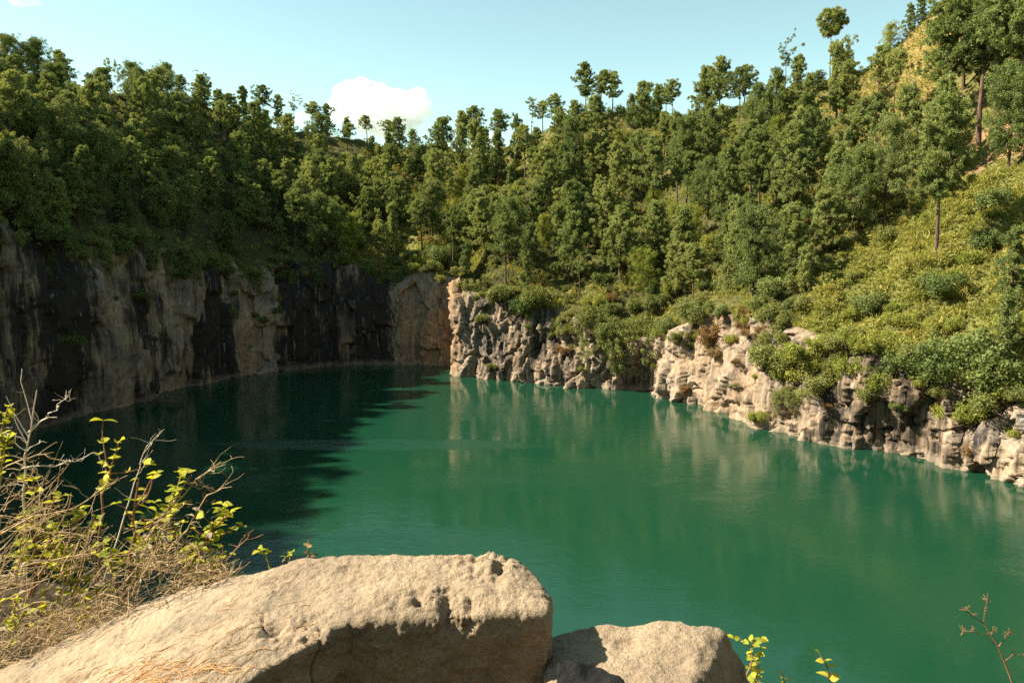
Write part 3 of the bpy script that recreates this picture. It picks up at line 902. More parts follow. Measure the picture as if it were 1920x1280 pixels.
def region(px, lf, r):
    row = 'upper' if r > 92 else ('middle' if r > 42 else 'lower')
    if lf: place = 'shaded wood above the left cliff' if px < 330 else 'shaded wood above the left bay'
    elif px < 900: place = 'sunny slope behind the back wall'
    elif px < 1230: place = 'sunlit wood below the skyline trio'
    elif px < 1500: place = 'sunlit wood left of the gully'
    else: place = 'slope under the golden hill'
    return row, place


groups = {}
for i, (P, px, py, form, Ht, lf, r) in enumerate(fill):
    groups.setdefault((form,) + region(px, lf, r), []).append(i)
flab = {}
for (form, row, place), ids in groups.items():
    ids.sort(key=lambda i: fill[i][1])
    for k, i in enumerate(ids):
        if len(ids) == 1: flab[i] = f'only {WHAT[form]} in the {row} {place}'
        else: flab[i] = f'{WHAT[form]} in the {row} {place}, {ordw(k)} from the left'
for i, (P, px, py, form, Ht, lf, r) in enumerate(fill):
    vs = V_[form]; var = vs[int(rng.integers(len(vs)))]
    s = Ht / var['H']
    o = add_tree(var, P - np.array([0, 0, 0.15]), s, rng.uniform(0, 6.28), NAMES.get(form, 'pine_tree'), min(1.2, rng.uniform(0.8, 1.08) / math.sqrt(s)))
    tag(o, flab[i], 'tree', 'trees of the ' + region(px, lf, r)[1])

# ------------------------------------------------------------------ shrubs
shr = []


def put_shrub(P, kind, s, px, py, lab=None):
    shr.append((P, kind, s, px, py, lab))


# big hanging mass over the rock, and other notable shrubs  (column, row, kind, scale)
for px, py, kind, s, lab in [
    (1140, 628, 'hanging', 1.25, 'huge grey-green shrub spilling over the cliff, left part'), (1200, 632, 'hanging', 1.15, 'huge grey-green shrub spilling over the cliff, right part'),
    (1105, 600, 'hanging', 0.75, 'leafy shrub beside the left of the hanging mass'), (1245, 585, 'olive', 1.5, 'olive shrub right of the hanging mass'),
    (1330, 640, 'rust', 1.7, 'round brownish shrub on the tan crag'), (1345, 668, 'rust', 0.9, 'small rust-red shrub under the round brown one'),
    (1440, 690, 'olive', 1.7, 'pale scrub on the ledge, left end'), (1490, 715, 'bright', 1.6, 'yellow-green scrub on the middle of the ledge'), (1530, 735, 'olive', 1.4, 'olive scrub on the ledge, right end'),
    (1480, 740, 'hanging', 0.5, 'leafy shrub drooping below the ledge'), (1425, 782, 'bright', 0.8, 'small bright grass tuft by the water'),
    (1455, 640, 'olive', 1.2, 'olive shrub on the rock above the ledge'), (1510, 660, 'bright', 1.3, 'yellow-green shrub on the rock above the ledge'), (1565, 690, 'hanging', 0.55, 'trailing shrub at the right end of the ledge'),
    (1590, 650, 'olive', 1.3, 'olive shrub at the foot of the spur grass'), (1545, 700, 'bright', 1.0, 'bright clump filling the ledge end'), (1410, 660, 'olive', 0.9, 'olive clump right of the brown round shrub'),
    (1300, 600, 'olive', 1.5, 'olive shrub left of the tan crag'), (1265, 640, 'olive', 1.0, 'olive shrub over the low rocks left of the tan crag'),
    (1615, 725, 'bright', 1.4, 'bright green shrub left of the overhang'), (1640, 750, 'olive', 1.0, 'pale shrub hanging left of the overhang'),
    (1720, 700, 'dark', 1.6, 'dark leafy shrub on the overhang top'), (1690, 690, 'olive', 1.2, 'olive shrub on the lip of the overhang'), (1755, 720, 'dark', 1.3, 'dark shrub right of the overhang'),
    (1820, 700, 'dark', 2.2, 'large grey-green bush above the pale shore rock'), (1840, 750, 'olive', 1.9, 'large olive bush below the grey-green one'), (1815, 790, 'bright', 1.4, 'yellow-green bush overhanging the pale shore rock'),
    (1900, 760, 'bright', 1.5, 'yellow-green bush at the right edge above the shore'), (1890, 810, 'bright', 0.6, 'little bright shrub in the shore rock crevice'),
    (870, 545, 'olive', 1.2, 'shrub on the corner of the sunlit headland'), (835, 500, 'dark', 1.8, 'dark tree-like shrub crowning the headland corner'), (905, 600, 'olive', 0.9, 'small shrub clinging to the headland rock'),
    (965, 590, 'dark', 1.5, 'dark green shrub halfway up the headland'), (930, 560, 'olive', 1.6, 'pale olive shrub above the headland rock'), (1010, 570, 'olive', 1.7, 'large olive shrub on the upper rock ledge'),
    (1040, 620, 'dark', 0.9, 'small dark shrub in the rock cleft'), (1060, 660, 'rust', 1.0, 'dry brown shrub on the lower rocks'), (920, 690, 'olive', 0.6, 'small shrub near the waterline cave'),
    (1165, 700, 'dark', 0.9, 'dark shrub at the mouth of the shaded cleft'), (1280, 735, 'rust', 0.8, 'rusty plant on the low rocks'), (1640, 590, 'dark', 1.1, 'round dark green shrub in the spur grass'),
    (1470, 560, 'dark', 1.6, 'blue-green shrub at the top of the tan crag'), (1370, 545, 'olive', 1.5, 'leafy shrub crowning the tan crag'), (1460, 600, 'olive', 1.3, 'olive shrub right of the tan crag'),
    (1780, 555, 'dark', 1.4, 'dark hollow-shaded shrub on the spur'), (1870, 470, 'dark', 1.2, 'dark shrub on the upper spur'),
    (1625, 345, 'dark', 1.3, 'dark shrub beside the rock outcrop'), (1660, 330, 'dark', 1.5, 'dark shrub left of the thick bushy pine'), (1840, 400, 'dark', 1.6, 'dark shrub in the shade under the giant pines'),
]:
    h, dist = hit_px(px, py, bvh_all)
    if h is None: continue
    put_shrub(np.array(h), kind, s, px, py, lab)
n_s = 0; tries = 0
SP = []
while n_s < 140 and tries < 20000:
    tries += 1
    r = int(rng.uniform(0.0, 1.0) ** 1.6 * 120); cidx = int(rng.integers(0, NC))
    P = hillG[r, cidx]; px, py, w = project(P)
    if w < 60 or px < -20 or px > 1960 or P[1] < 60: continue
    u = rng.uniform()
    spur = in_poly(px, py, SPUR); band = in_poly(px, py, BAND)
    if in_poly(px, py, CLEAR): continue
    if px < 620:
        if r > 10: continue
    elif not (spur or band) and r > 14 and u < 0.75: continue
    if any((P[0] - a) ** 2 + (P[1] - b) ** 2 < 2.6 ** 2 for a, b in SP): continue
    SP.append((P[0], P[1])); n_s += 1
    if px < 640: kind = ('dark', 'olive')[int(rng.integers(2))]
    elif spur: kind = ('bright', 'olive', 'bright', 'bright', 'olive')[int(rng.integers(5))]
    else: kind = ('olive', 'olive', 'bright', 'dark', 'olive', 'rust')[int(rng.integers(6))]
    put_shrub(P.copy(), kind, rng.uniform(0.55, 1.15), float(px), float(py))
# tufts rooted in the cliffs
n_c = 0; tries = 0
while n_c < 50 and tries < 5000:
    tries += 1
    cidx = int(rng.integers(0, NC)); r = int(rng.uniform(0.3, 0.97) * NRC)
    P = cliffV[r, cidx]; px, py, w = project(P)
    if w < 60 or px < 0 or px > 1920: continue
    lit = sunny[cidx] > 0.5
    if lit and rng.uniform() > (r / NRC) ** 2: continue
    if not lit and (px > 560 or rng.uniform() > 0.7 * (r / NRC)): continue
    if 840 < px < 880: continue
    n_c += 1
    put_shrub(P.copy(), ('dark', 'olive')[int(rng.integers(2))] if not lit else ('olive', 'olive', 'rust', 'bright', 'dark')[int(rng.integers(5))], rng.uniform(0.35, 0.8), float(px), float(py))
last = -9
for cidx in range(NC):
    P = cliffV[-1, cidx]; px, py, w = project(P)
    if w < 60 or px < -60 or px > 850 or P[1] < 60: continue
    if abs(ss[cidx] - last) < rng.uniform(1.8, 4.6): continue
    last = ss[cidx]
    big = rng.uniform() < 0.33 and px < 720
    q = P + np.array([*(lake[cidx] * rng.uniform(-1.5, 1.0)), rng.uniform(-3.2, 0.6)])
    put_shrub(q, 'trailing' if big else ('dark', 'dark', 'olive')[int(rng.integers(3))], rng.uniform(0.45, 0.95) if big else rng.uniform(0.6, 1.5), float(px), float(py))
last = -9
for cidx in range(NC):
    P = cliffV[-1, cidx]; px, py, w = project(P)
    if w < 60 or px < 870 or px > 1960 or P[1] < 60 or sunny[cidx] < 0.5: continue
    if abs(ss[cidx] - last) < rng.uniform(1.6, 4.0) or 1335 < px < 1400: continue
    last = ss[cidx]
    q = P + np.array([*(lake[cidx] * rng.uniform(-1.0, 1.2)), rng.uniform(-3.5, 0.2)])
    put_shrub(q, ('olive', 'olive', 'bright', 'bright', 'rust')[int(rng.integers(5))], rng.uniform(0.35, 1.0), float(px), float(py))
SW = {'olive': 'olive shrub', 'bright': 'yellow-green shrub', 'rust': 'dry brown shrub', 'dark': 'dark green shrub', 'hanging': 'hanging shrub', 'trailing': 'dark trailing shrub'}


def sregion(px, py):
    if px < 330: return 'on the left cliff'
    if px < 640: return 'above the left bay'
    if px < 850: return 'above the back wall'
    if px < 1080: return 'on the sunlit headland'
    if px < 1300: return 'around the hanging mass'
    if in_poly(px, py, SPUR): return 'in the spur grass' if py < 560 else 'on the lower spur'
    if px < 1560: return 'around the tan crag'
    return 'near the overhang' if py > 560 else 'under the golden hill'


sg = {}
for i, (P, kind, s, px, py, lab) in enumerate(shr):
    if lab is None: sg.setdefault((kind, sregion(px, py)), []).append(i)
slab = {}
for (kind, rg_), ids in sg.items():
    ids.sort(key=lambda i: shr[i][3])
    for k, i in enumerate(ids):
        slab[i] = (f'only small {SW[kind]} {rg_}' if len(ids) == 1 else f'small {SW[kind]} {rg_}, {ordw(k)} of its kind from the left')
for i, (P, kind, s, px, py, lab) in enumerate(shr):
    var = W_[kind][int(rng.integers(len(W_[kind])))]
    o = add_shrub(var, P - np.array([0, 0, 0.1]), s, rng.uniform(0, 6.28), (rng.normal() * 0.08, rng.normal() * 0.08), rng.uniform(0.8, 1.2))
    tag(o, lab or slab[i], 'shrub', None if lab else 'shrubs ' + sregion(px, py))

# ------------------------------------------------------------------ grass and low scrub of the slopes (uncountable)
rg = np.random.default_rng(5)
e1 = np.linalg.norm(hillV[1:NR1 + 3] - hillV[:NR1 + 2], axis=2); e2 = np.linalg.norm(np.roll(hillV[:NR1 + 2], -1, 1) - hillV[:NR1 + 2], axis=2)
area = (e1 * e2)
gxg, gyg, gwg = project(hillV[:NR1 + 2].reshape(-1, 3))
sp0 = in_poly(gxg, gyg, SPUR); bk0 = in_poly(gxg, gyg, BACKG); br0 = in_poly(gxg, gyg, BARE); cl0 = in_poly(gxg, gyg, CLEAR) | in_poly(gxg, gyg, SAND2)
hx = hillV[:NR1 + 2].reshape(-1, 3)
dens = np.where(sp0, 6.0, np.where(br0, 3.5, np.where(bk0, 2.6, np.where(hx[:, 0] < -38, 0.25, 1.5))))
dens = np.where(cl0, 0.15, dens) * ((gwg > 50) & (gxg > -30) & (gxg < 1970) & (gyg > -120) & (hx[:, 1] > 55))
lam = dens * area.ravel()
idx = np.repeat(np.arange(len(lam)), rg.poisson(lam))
ng = len(idx)
GP = hx[idx] + rg.normal(size=(ng, 3)) * np.array([0.3, 0.3, 0.0])
sp_m = sp0[idx]; br = br0[idx]
patch = fbm(GP[:, 0] / 5, GP[:, 1] / 5, GP[:, 2] / 5, 3, 91) * 0.5 + 0.5
patch2 = fbm(GP[:, 0] / 2.4, GP[:, 1] / 2.4, GP[:, 2] / 2.4, 2, 93) * 0.5 + 0.5
rad = np.where(br, 0.22 + 0.2 * patch2, 0.22 + 1.0 * np.clip(patch2 * 1.7 - 0.45, 0, 1) ** 1.6) * rg.uniform(0.7, 1.25, ng)
C = GP + np.array([0, 0, 0.08]) + np.stack([0 * rad, 0 * rad, rad * rg.uniform(0.2, 0.9, ng)], 1)
V, F, ci = leaves_radial(C, rad, 17, 0.065, rg, up=0.8, inner=0.3)
tint = np.clip((0.02 + 0.50 * patch + 0.35 * patch2 + 0.25 * br + 0.13 * rg.normal(size=ng))[ci] + 0.1 * rg.normal(size=len(ci)), 0, 1)
gm = np_mesh('grass', V, F, M['grass'], False, {'tint': ('FACE', tint)})
tag(link('grass', gm), 'yellow-green grass and low scrub covering the sunny slopes', 'grass', kind='stuff')
print('grass tufts', ng)

# rocks that lie on the slope
def hull_rock(name, pts, mat, voxel, disp, seed, smooth=2, rough=None):
    bm = bmesh.new()
    sets = pts if isinstance(pts[0], list) else [pts]
    ctr_ = np.mean(np.array(sets[0]), 0)
    for st in sets:
        vs = [bm.verts.new(tuple(np.array(p) - ctr_)) for p in st]
        bmesh.ops.convex_hull(bm, input=vs)
    loose = [v for v in bm.verts if not v.link_faces]
    bmesh.ops.delete(bm, geom=loose, context='VERTS')
    me = bpy.data.meshes.new(name); bm.to_mesh(me); bm.free()
    o = bpy.data.objects.new(name, me); COL.objects.link(o)
    md = o.modifiers.new('r', 'REMESH'); md.mode = 'VOXEL'; md.voxel_size = voxel
    sm = o.modifiers.new('s', 'SMOOTH'); sm.factor = 0.5; sm.iterations = smooth
    dg = bpy.context.evaluated_depsgraph_get()
    ev = bpy.data.meshes.new_from_object(o.evaluated_get(dg))
    bpy.data.objects.remove(o)
    n = len(ev.vertices)
    co = np.empty(n * 3, np.float32); ev.vertices.foreach_get('co', co); co = co.reshape(-1, 3).astype(float)
    no = np.empty(n * 3, np.float32); ev.vertex_normals.foreach_get('vector', no); no = no.reshape(-1, 3).astype(float)
    co = co + no * disp(co, no, co + ctr_)[:, None]
    ev.vertices.foreach_set('co', co.astype(np.float32).ravel())
    ev.polygons.foreach_set('use_smooth', np.ones(len(ev.polygons), bool))
    ev.update(); ev.name = name; ev.materials.clear(); ev.materials.append(mat)
    o = bpy.data.objects.new(name, ev); COL.objects.link(o); o.location = tuple(ctr_)
    return o


k = 0
for px, py, sz, lab in [(1663, 640, 1.1, 'pale blocky rock on the lip of the overhang, left one'), (1700, 640, 0.8, 'pale blocky rock on the lip of the overhang, right one'),
                        (1608, 345, 1.0, 'grey rock outcrop beside the bright pine'), (1815, 660, 0.6, 'small pale stone in the spur scrub'), (1560, 640, 1.3, 'dark boulder at the top of the shore crag'),
                        (1500, 195, 0.9, 'grey rock on the golden hill flank'), (1605, 205, 1.6, 'dark rock outcrop low on the golden hill')]:
    h, dist = hit_px(px, py, bvh_all)
    if h is None: continue
    rr_ = np.random.default_rng(900 + k); k += 1
    pts = [np.array(h) + (lambda v: v / np.linalg.norm(v) * sz * rr_.uniform(0.7, 1.1) * np.array([1.2, 0.9, 0.75]))(rr_.normal(size=3)) for _ in range(14)]
    o = hull_rock('rock', pts, M['rock'], 0.12, lambda c, n, w: 0.12 * fbm(c[:, 0] * 1.5, c[:, 1] * 1.5, c[:, 2] * 1.5, 4, 3), k)
    tag(o, lab, 'rock')

# ------------------------------------------------------------------ boulders in front of the camera
def PD(px, py, drop):
    return at_z(px, py, CAMZ - drop)


def drop_to(ps, z=23.2, dy=0.0):
    return [np.array([q[0], q[1] + dy, z]) for q in ps]


topA = [PD(540, 1052, 0.99), PD(620, 1041, 0.97), PD(720, 1041, 0.96), PD(880, 1047, 0.96), PD(960, 1058, 0.97), PD(1005, 1085, 0.99), PD(1030, 1125, 1.02),
        PD(1024, 1148, 1.02), PD(890, 1138, 1.015), PD(760, 1138, 1.02), PD(655, 1166, 1.04), PD(560, 1120, 1.02)]
lowA = drop_to([topA[0], topA[3], topA[6]], 23.2, 0.08) + drop_to([PD(1040, 1150, 1.02), topA[8], topA[9], topA[10]], 23.2, 0.03)
topB = [PD(560, 1049, 0.985), PD(620, 1045, 0.98), PD(680, 1110, 1.01), PD(655, 1166, 1.04), PD(500, 1222, 1.08), PD(400, 1290, 1.10), PD(250, 1400, 1.14),
        PD(350, 1100, 1.12), PD(200, 1160, 1.22), PD(0, 1250, 1.40), PD(-200, 1350, 1.55), PD(-150, 1500, 1.5)]
lowB = drop_to([topB[2], topB[3], topB[4], topB[5], topB[6]], 23.2, 0.04) + drop_to([topB[0], topB[7], topB[9]], 23.2, 0.08) + [np.array([-1.9, 1.6, 23.2]), np.array([-1.9, 2.4, 23.2])]


def front_edge_y(x, pts):
    pts = sorted(pts, key=lambda p: p[0])
    return np.interp(x, [p[0] for p in pts], [p[1] for p in pts]), np.interp(x, [p[0] for p in pts], [p[2] for p in pts])


FE = [PD(1024, 1148, 1.02), PD(890, 1138, 1.015), PD(760, 1138, 1.02), PD(655, 1166, 1.04), PD(500, 1222, 1.08), PD(400, 1290, 1.10), PD(250, 1400, 1.14)]
KNOB = PD(930, 1075, 0.99)


def disp_big(c, n, w):
    def bil(f, sd): return np.abs(vnoise(w[:, 0] * f, w[:, 1] * f, w[:, 2] * f, sd))
    crumb = bil(13, 8) + 0.55 * bil(29, 9) + 0.3 * bil(63, 10) + 0.15 * bil(120, 11)
    d = 0.020 * fbm(w[:, 0] * 3, w[:, 1] * 3, w[:, 2] * 3, 3, 5) + 0.006 * fbm(w[:, 0] * 11, w[:, 1] * 11, w[:, 2] * 11, 4, 6) + 0.0035 * fbm(w[:, 0] * 45, w[:, 1] * 45, w[:, 2] * 45, 3, 7)
    ye, ze = front_edge_y(w[:, 0], FE)
    jag = 0.05 * vnoise(w[:, 0] * 8, 0 * ye, 0 * ye, 19)
    e = np.exp(-(np.hypot(w[:, 1] - ye - jag, w[:, 2] - ze) / 0.07) ** 2) * np.clip(0.4 + 1.2 * vnoise(w[:, 0] * 5, w[:, 1] * 5, 0 * ye, 23), 0.1, 1.3)
    d += e * (0.045 * crumb - 0.040)
    kn = np.exp(-(np.linalg.norm((w - KNOB) * np.array([1, 0.8, 1]), axis=1) / 0.09) ** 2)
    d += kn * (0.04 * crumb - 0.008)
    gv = vnoise(w[:, 0] * 2.4 + 0.25 * vnoise(w[:, 0] * 9, w[:, 1] * 9, w[:, 2] * 9, 71), w[:, 1] * 3.1, w[:, 2] * 2.4, 72)
    d -= 0.014 * np.exp(-(gv / 0.016) ** 2) * np.clip(vnoise(w[:, 0] * 2.0, w[:, 1] * 2.0, 0 * gv, 73) * 3 + 0.3, 0, 1)
    # a few pits and grooves on the top
    pit = np.clip(vnoise(w[:, 0] * 8 + 3 + 0.4 * vnoise(w[:, 0] * 25, w[:, 1] * 25, w[:, 2] * 25, 14), w[:, 1] * 19, w[:, 2] * 9, 12) - 0.5, 0, 1)
    d -= 0.035 * pit
    return d


o = hull_rock('boulder', [topA + lowA, topB + lowB], M['boulder'], 0.0055, disp_big, 1, 3)
tag(o, 'large flat-topped tan boulder filling the bottom left, its front face in shade', 'boulder')
BIG = o
t2 = [PD(1030, 1192, 1.16), PD(1130, 1172, 1.13), PD(1240, 1163, 1.11), PD(1325, 1168, 1.11), PD(1362, 1188, 1.14), PD(1318, 1196, 1.12), PD(1292, 1290, 1.16), PD(1270, 1420, 1.22), PD(1000, 1420, 1.3),
      PD(1410, 1285, 1.34), PD(1400, 1240, 1.26), PD(1440, 1400, 1.6), PD(1380, 1330, 1.65)]
l2 = [np.array([q[0], q[1], 23.2]) for q in (t2[0], t2[2], t2[4], t2[7], t2[8], t2[9])]


def disp_small(c, n, w):
    d = 0.016 * fbm(w[:, 0] * 4, w[:, 1] * 4, w[:, 2] * 4, 3, 15) + 0.008 * fbm(w[:, 0] * 13, w[:, 1] * 13, w[:, 2] * 13, 4, 16) + 0.003 * fbm(w[:, 0] * 40, w[:, 1] * 40, w[:, 2] * 40, 3, 17)
    pit = np.clip(vnoise(w[:, 0] * 9 + 3, w[:, 1] * 12, w[:, 2] * 9, 18) - 0.5, 0, 1)
    return d - 0.05 * pit


o = hull_rock('boulder', t2 + l2, M['boulder'], 0.008, disp_small, 2, 6)
tag(o, 'smaller pale boulder right of the large one, its right side dark', 'boulder')
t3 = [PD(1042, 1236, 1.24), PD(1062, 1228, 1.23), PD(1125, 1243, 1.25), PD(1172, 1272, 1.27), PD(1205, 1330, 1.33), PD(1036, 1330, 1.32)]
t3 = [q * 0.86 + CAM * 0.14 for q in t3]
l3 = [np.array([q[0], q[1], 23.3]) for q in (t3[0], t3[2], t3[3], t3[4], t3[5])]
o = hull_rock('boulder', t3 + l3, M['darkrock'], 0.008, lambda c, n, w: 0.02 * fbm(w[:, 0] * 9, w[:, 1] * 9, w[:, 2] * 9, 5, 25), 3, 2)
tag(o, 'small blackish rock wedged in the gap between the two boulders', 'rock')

dg = bpy.context.evaluated_depsgraph_get()
bvh_big = BVHTree.FromObject(BIG, dg)
BL = np.array(BIG.location)

# fallen pine needles on the boulder
tb = Tubes(); rn = np.random.default_rng(11)
for i in range(150):
    px = rn.normal(300, 90); py = 1262 - (px - 300) * 0.12 + rn.normal() * 16
    if i % 4 == 0: px = rn.uniform(150, 620); py = rn.uniform(1130, 1270)
    dv = Vector(ray(px, py)).normalized()
    h = bvh_big.ray_cast(Vector(CAM - BL), dv)
    if h[0] is None: continue
    a = rn.normal(0.35, 0.5) + (math.pi if rn.uniform() < .5 else 0); L = rn.uniform(0.03, 0.11)
    pts = []
    for f in np.linspace(-0.5, 0.5, 5):
        x = h[0].x + math.cos(a) * L * f - math.sin(a) * 0.15 * L * (f * 2) ** 2; y = h[0].y + math.sin(a) * L * f + math.cos(a) * 0.15 * L * (f * 2) ** 2
        g = bvh_big.ray_cast(Vector((x, y, 3)), Vector((0, 0, -1)))
        if g[0] is None: pts = []; break
        pts.append((x + BL[0], y + BL[1], g[0].z + BL[2] + 0.0025))
    if pts: tb.add(pts, 0.0009, 4)
o = link('pine_needles', tb.mesh('pine_needles', M['needle']))
tag(o, 'orange fallen pine needles scattered on the large boulder', 'pine needles', kind='stuff')

# ------------------------------------------------------------------ plants at the left of the boulders
def wander(p0, p1, n, jit, rn_):
    f = np.linspace(0, 1, n)[:, None]
    p = np.asarray(p0) * (1 - f) + np.asarray(p1) * f
    j = rn_.normal(size=(n, 3)) * jit; j = np.cumsum(j, 0) * (f * (1 - f) * 4)
    return p + j


def leaf_geo(base, dirv, L, W, rn_, fold=0.35):
    d_ = np.asarray(dirv, float); d_ /= np.linalg.norm(d_) + 1e-9
    s = np.cross(d_, np.array([0, 0, 1.0]) + rn_.normal(size=3) * 0.4); s /= np.linalg.norm(s) + 1e-9
    u = np.cross(s, d_)
    prof = [(0, 0), (0.25, 0.8), (0.5, 1.0), (0.78, 0.6), (1.0, 0)]
    mid = [base + d_ * L * f - u * 0.28 * L * f * f for f, w in prof]
    V = []; F = []
    for k, (f, w) in enumerate(prof): V += [mid[k] - s * W * w + u * W * w * fold, mid[k], mid[k] + s * W * w + u * W * w * fold]
    for k in range(4):
        a = k * 3; F += [(a, a + 1, a + 4, a + 3), (a + 1, a + 2, a + 5, a + 4)]
    return V, F


def plant(name, stems, label, cat, stem_mat, seed, leaf_n=8, leaf_L=0.035, side=4, top_only=0.35, parent_group=None, leaf_mat_='fgleaf', rad=0.004):
    """stems: list of pixel polylines with a depth; real stems with side twigs and opposite leaves"""
    rn_ = np.random.default_rng(seed)
    tb = Tubes(); LV = []; LF = []; LT = []; n0 = 0
    base = None
    for st in stems:
        pts = np.array([at_y(px, py, y) for px, py, y in st])
        if base is None: base = pts[0].copy()
        tt = np.linspace(0, 1, len(pts)); f = np.linspace(0, 1, 9)
        P = np.stack([np.interp(f, tt, pts[:, k]) for k in range(3)], 1) + rn_.normal(size=(9, 3)) * 0.004
        tb.add(P - base, np.linspace(rad, rad * 0.45, 9), 6)
        Ltot = np.linalg.norm(np.diff(P, axis=0), axis=1).sum()
        tips = [(P, 0.3)]
        for j in range(side):
            g = rn_.uniform(0.3, 0.92); b0 = np.array([np.interp(g, f, P[:, k]) for k in range(3)])
            dv = rn_.normal(size=3) * np.array([1, 0.8, 0.5]) + np.array([0.1, 0, 0.75]); dv /= np.linalg.norm(dv)
            L = Ltot * rn_.uniform(0.12, 0.32)
            Q = wander(b0, b0 + dv * L, 6, 0.006, rn_)
            tb.add(Q - base, np.linspace(rad * 0.5, rad * 0.25, 6), 4); tips.append((Q, 0.2))
        for Q, lo in tips:
            nl = leaf_n if Q is P else max(1, leaf_n // 3)
            for j in range(nl):
                g = 1 - (1 - top_only if Q is P else 0.5) * (j / max(1, nl - 1)) ** 1.0 * (1 if Q is P else 1) if leaf_n else 1
                if Q is P: g = 1 - (1 - top_only) * j / max(1, nl - 1)
                b0 = np.array([np.interp(g, np.linspace(0, 1, len(Q)), Q[:, k]) for k in range(3)])
                a = rn_.uniform(0, 6.28)
                for sgn in (0, math.pi):
                    if rn_.uniform() < 0.2: continue
                    dv = np.array([math.cos(a + sgn), math.sin(a + sgn), rn_.uniform(0.0, 0.7)])
                    V, F = leaf_geo(b0 - base, dv, leaf_L * 1.12 * rn_.uniform(0.5, 1.25), leaf_L * 0.44 * rn_.uniform(0.7, 1.2), rn_)
                    LV += V; LF += [tuple(i + n0 for i in q) for q in F]; LT += [np.clip(rn_.normal(0.5, 0.28), 0, 1)] * len(F); n0 += len(V)
    root = empty(name, tuple(base))
    link('stem', tb.mesh('stem', M[stem_mat]), root)
    if LV:
        link('leaves', np_mesh('leaves', np.array(LV), np.array(LF), M[leaf_mat_], True, {'tint': ('FACE', np.array(LT))}), root)
    tag(root, label, cat, parent_group)
    return root


GL = 'leafy stems beside the boulder'
plant('leafy_plant', [[(178, 1110, 3.2), (188, 1000, 3.2), (195, 930, 3.2), (208, 880, 3.2), (222, 830, 3.2)]], 'tall red-stemmed plant with yellow leaves, tallest of the left thicket', 'plant', 'redstem', 21, 7, 0.045, 4, 0.55, GL, rad=0.006)
plant('leafy_plant', [[(232, 1132, 2.9), (245, 1050, 2.9), (252, 965, 2.9), (262, 900, 2.9)]], 'thick tan-stemmed plant rooted at the boulder edge', 'plant', 'redstem', 22, 5, 0.035, 6, 0.6, GL, rad=0.0075)
plant('leafy_plant', [[(275, 1080, 3.1), (295, 1000, 3.1), (325, 930, 3.1), (345, 885, 3.1)]], 'yellow-leaved stem with a leaf rosette against the dark water', 'plant', 'greenstem', 23, 7, 0.045, 4, 0.5, GL, rad=0.005)
plant('leafy_plant', [[(330, 1095, 2.9), (352, 1040, 2.9), (400, 1010, 2.9), (452, 985, 2.9)], [(330, 1095, 2.9), (380, 1030, 2.9), (402, 985, 2.9), (432, 962, 2.9)]], 'plant leaning right over the boulder with yellow leaf pairs', 'plant', 'redstem', 24, 7, 0.036, 5, 0.45, GL, rad=0.0055)
plant('leafy_plant', [[(300, 1090, 3.3), (310, 1020, 3.3), (318, 960, 3.3), (330, 920, 3.3)]], 'green-stemmed plant behind the leaf-rosette stem', 'plant', 'greenstem', 25, 8, 0.035, 5, 0.3, GL, rad=0.004)
plant('leafy_plant', [[(60, 1120, 3.0), (65, 1000, 3.0), (60, 900, 3.0)], [(60, 1120, 3.0), (95, 1020, 3.0), (110, 940, 3.0)]], 'yellow-leaved plant low at the left edge of the thicket', 'plant', 'redstem', 26, 9, 0.034, 6, 0.3, GL, rad=0.005)
plant('leafy_plant', [[(-10, 960, 2.8), (5, 850, 2.8), (10, 790, 2.8), (14, 757, 2.8)], [(-10, 960, 2.8), (0, 880, 2.8), (8, 840, 2.8), (22, 825, 2.8)]], 'stem with curled yellow leaves at the far left edge', 'plant', 'greenstem', 27, 7, 0.030, 3, 0.3, GL, rad=0.005)
plant('leafy_plant', [[(140, 1140, 3.0), (150, 1050, 3.0), (145, 960, 3.0)], [(140, 1140, 3.0), (120, 1060, 3.0), (90, 1000, 3.0)]], 'bushy yellow-green plant in the middle of the thicket', 'plant', 'greenstem', 28, 10, 0.034, 7, 0.2, GL, rad=0.005)
plant('leafy_plant', [[(390, 1110, 3.1), (400, 1060, 3.1), (410, 1020, 3.1)], [(390, 1110, 3.1), (375, 1060, 3.1), (368, 1010, 3.1)]], 'fresh green low plant by the boulder top', 'plant', 'greenstem', 29, 9, 0.034, 6, 0.1, GL, rad=0.004)
plant('leafy_plant', [[(510, 1075, 2.75), (500, 1050, 2.75), (487, 1024, 2.75)]], 'tiny yellow-tipped sprig behind the boulder, left one', 'plant', 'greenstem', 30, 3, 0.026, 0, 0.7, GL, rad=0.004)
plant('leafy_plant', [[(520, 1075, 2.75), (535, 1050, 2.75), (548, 1031, 2.75)]], 'tiny yellow-tipped sprig behind the boulder, middle one', 'plant', 'greenstem', 31, 3, 0.022, 1, 0.7, GL, rad=0.004)
plant('leafy_plant', [[(576, 1066, 2.8), (577, 1040, 2.8), (580, 1012, 2.8)]], 'little brown withered sprig on the boulder skyline', 'plant', 'redstem', 32, 4, 0.020, 2, 0.3, GL, leaf_mat_='rust', rad=0.0045)
for k, (px, py) in enumerate(((80, 1170), (150, 1155), (30, 1060), (200, 1080), (255, 1060), (20, 1180), (110, 1090))):
    plant('leafy_plant', [[(px, py + 40, 2.9), (px + 8, py - 10, 2.9), (px + random.uniform(-15, 15), py - 60, 2.9)]],
          ('low leafy sprig near the boulder foot, lowest left', 'low leafy sprig in the thicket beside the boulder slope', 'leafy sprig at the left edge below the bleached branch', 'leafy sprig below the tall red stem',
           'leafy sprig left of the leaf-rosette stem', 'leafy sprig in the bottom left corner of the thicket', 'leafy sprig in the heart of the twig tangle')[k], 'plant', 'greenstem', 60 + k, 8, 0.03, 5, 0.1, GL, rad=0.0035)
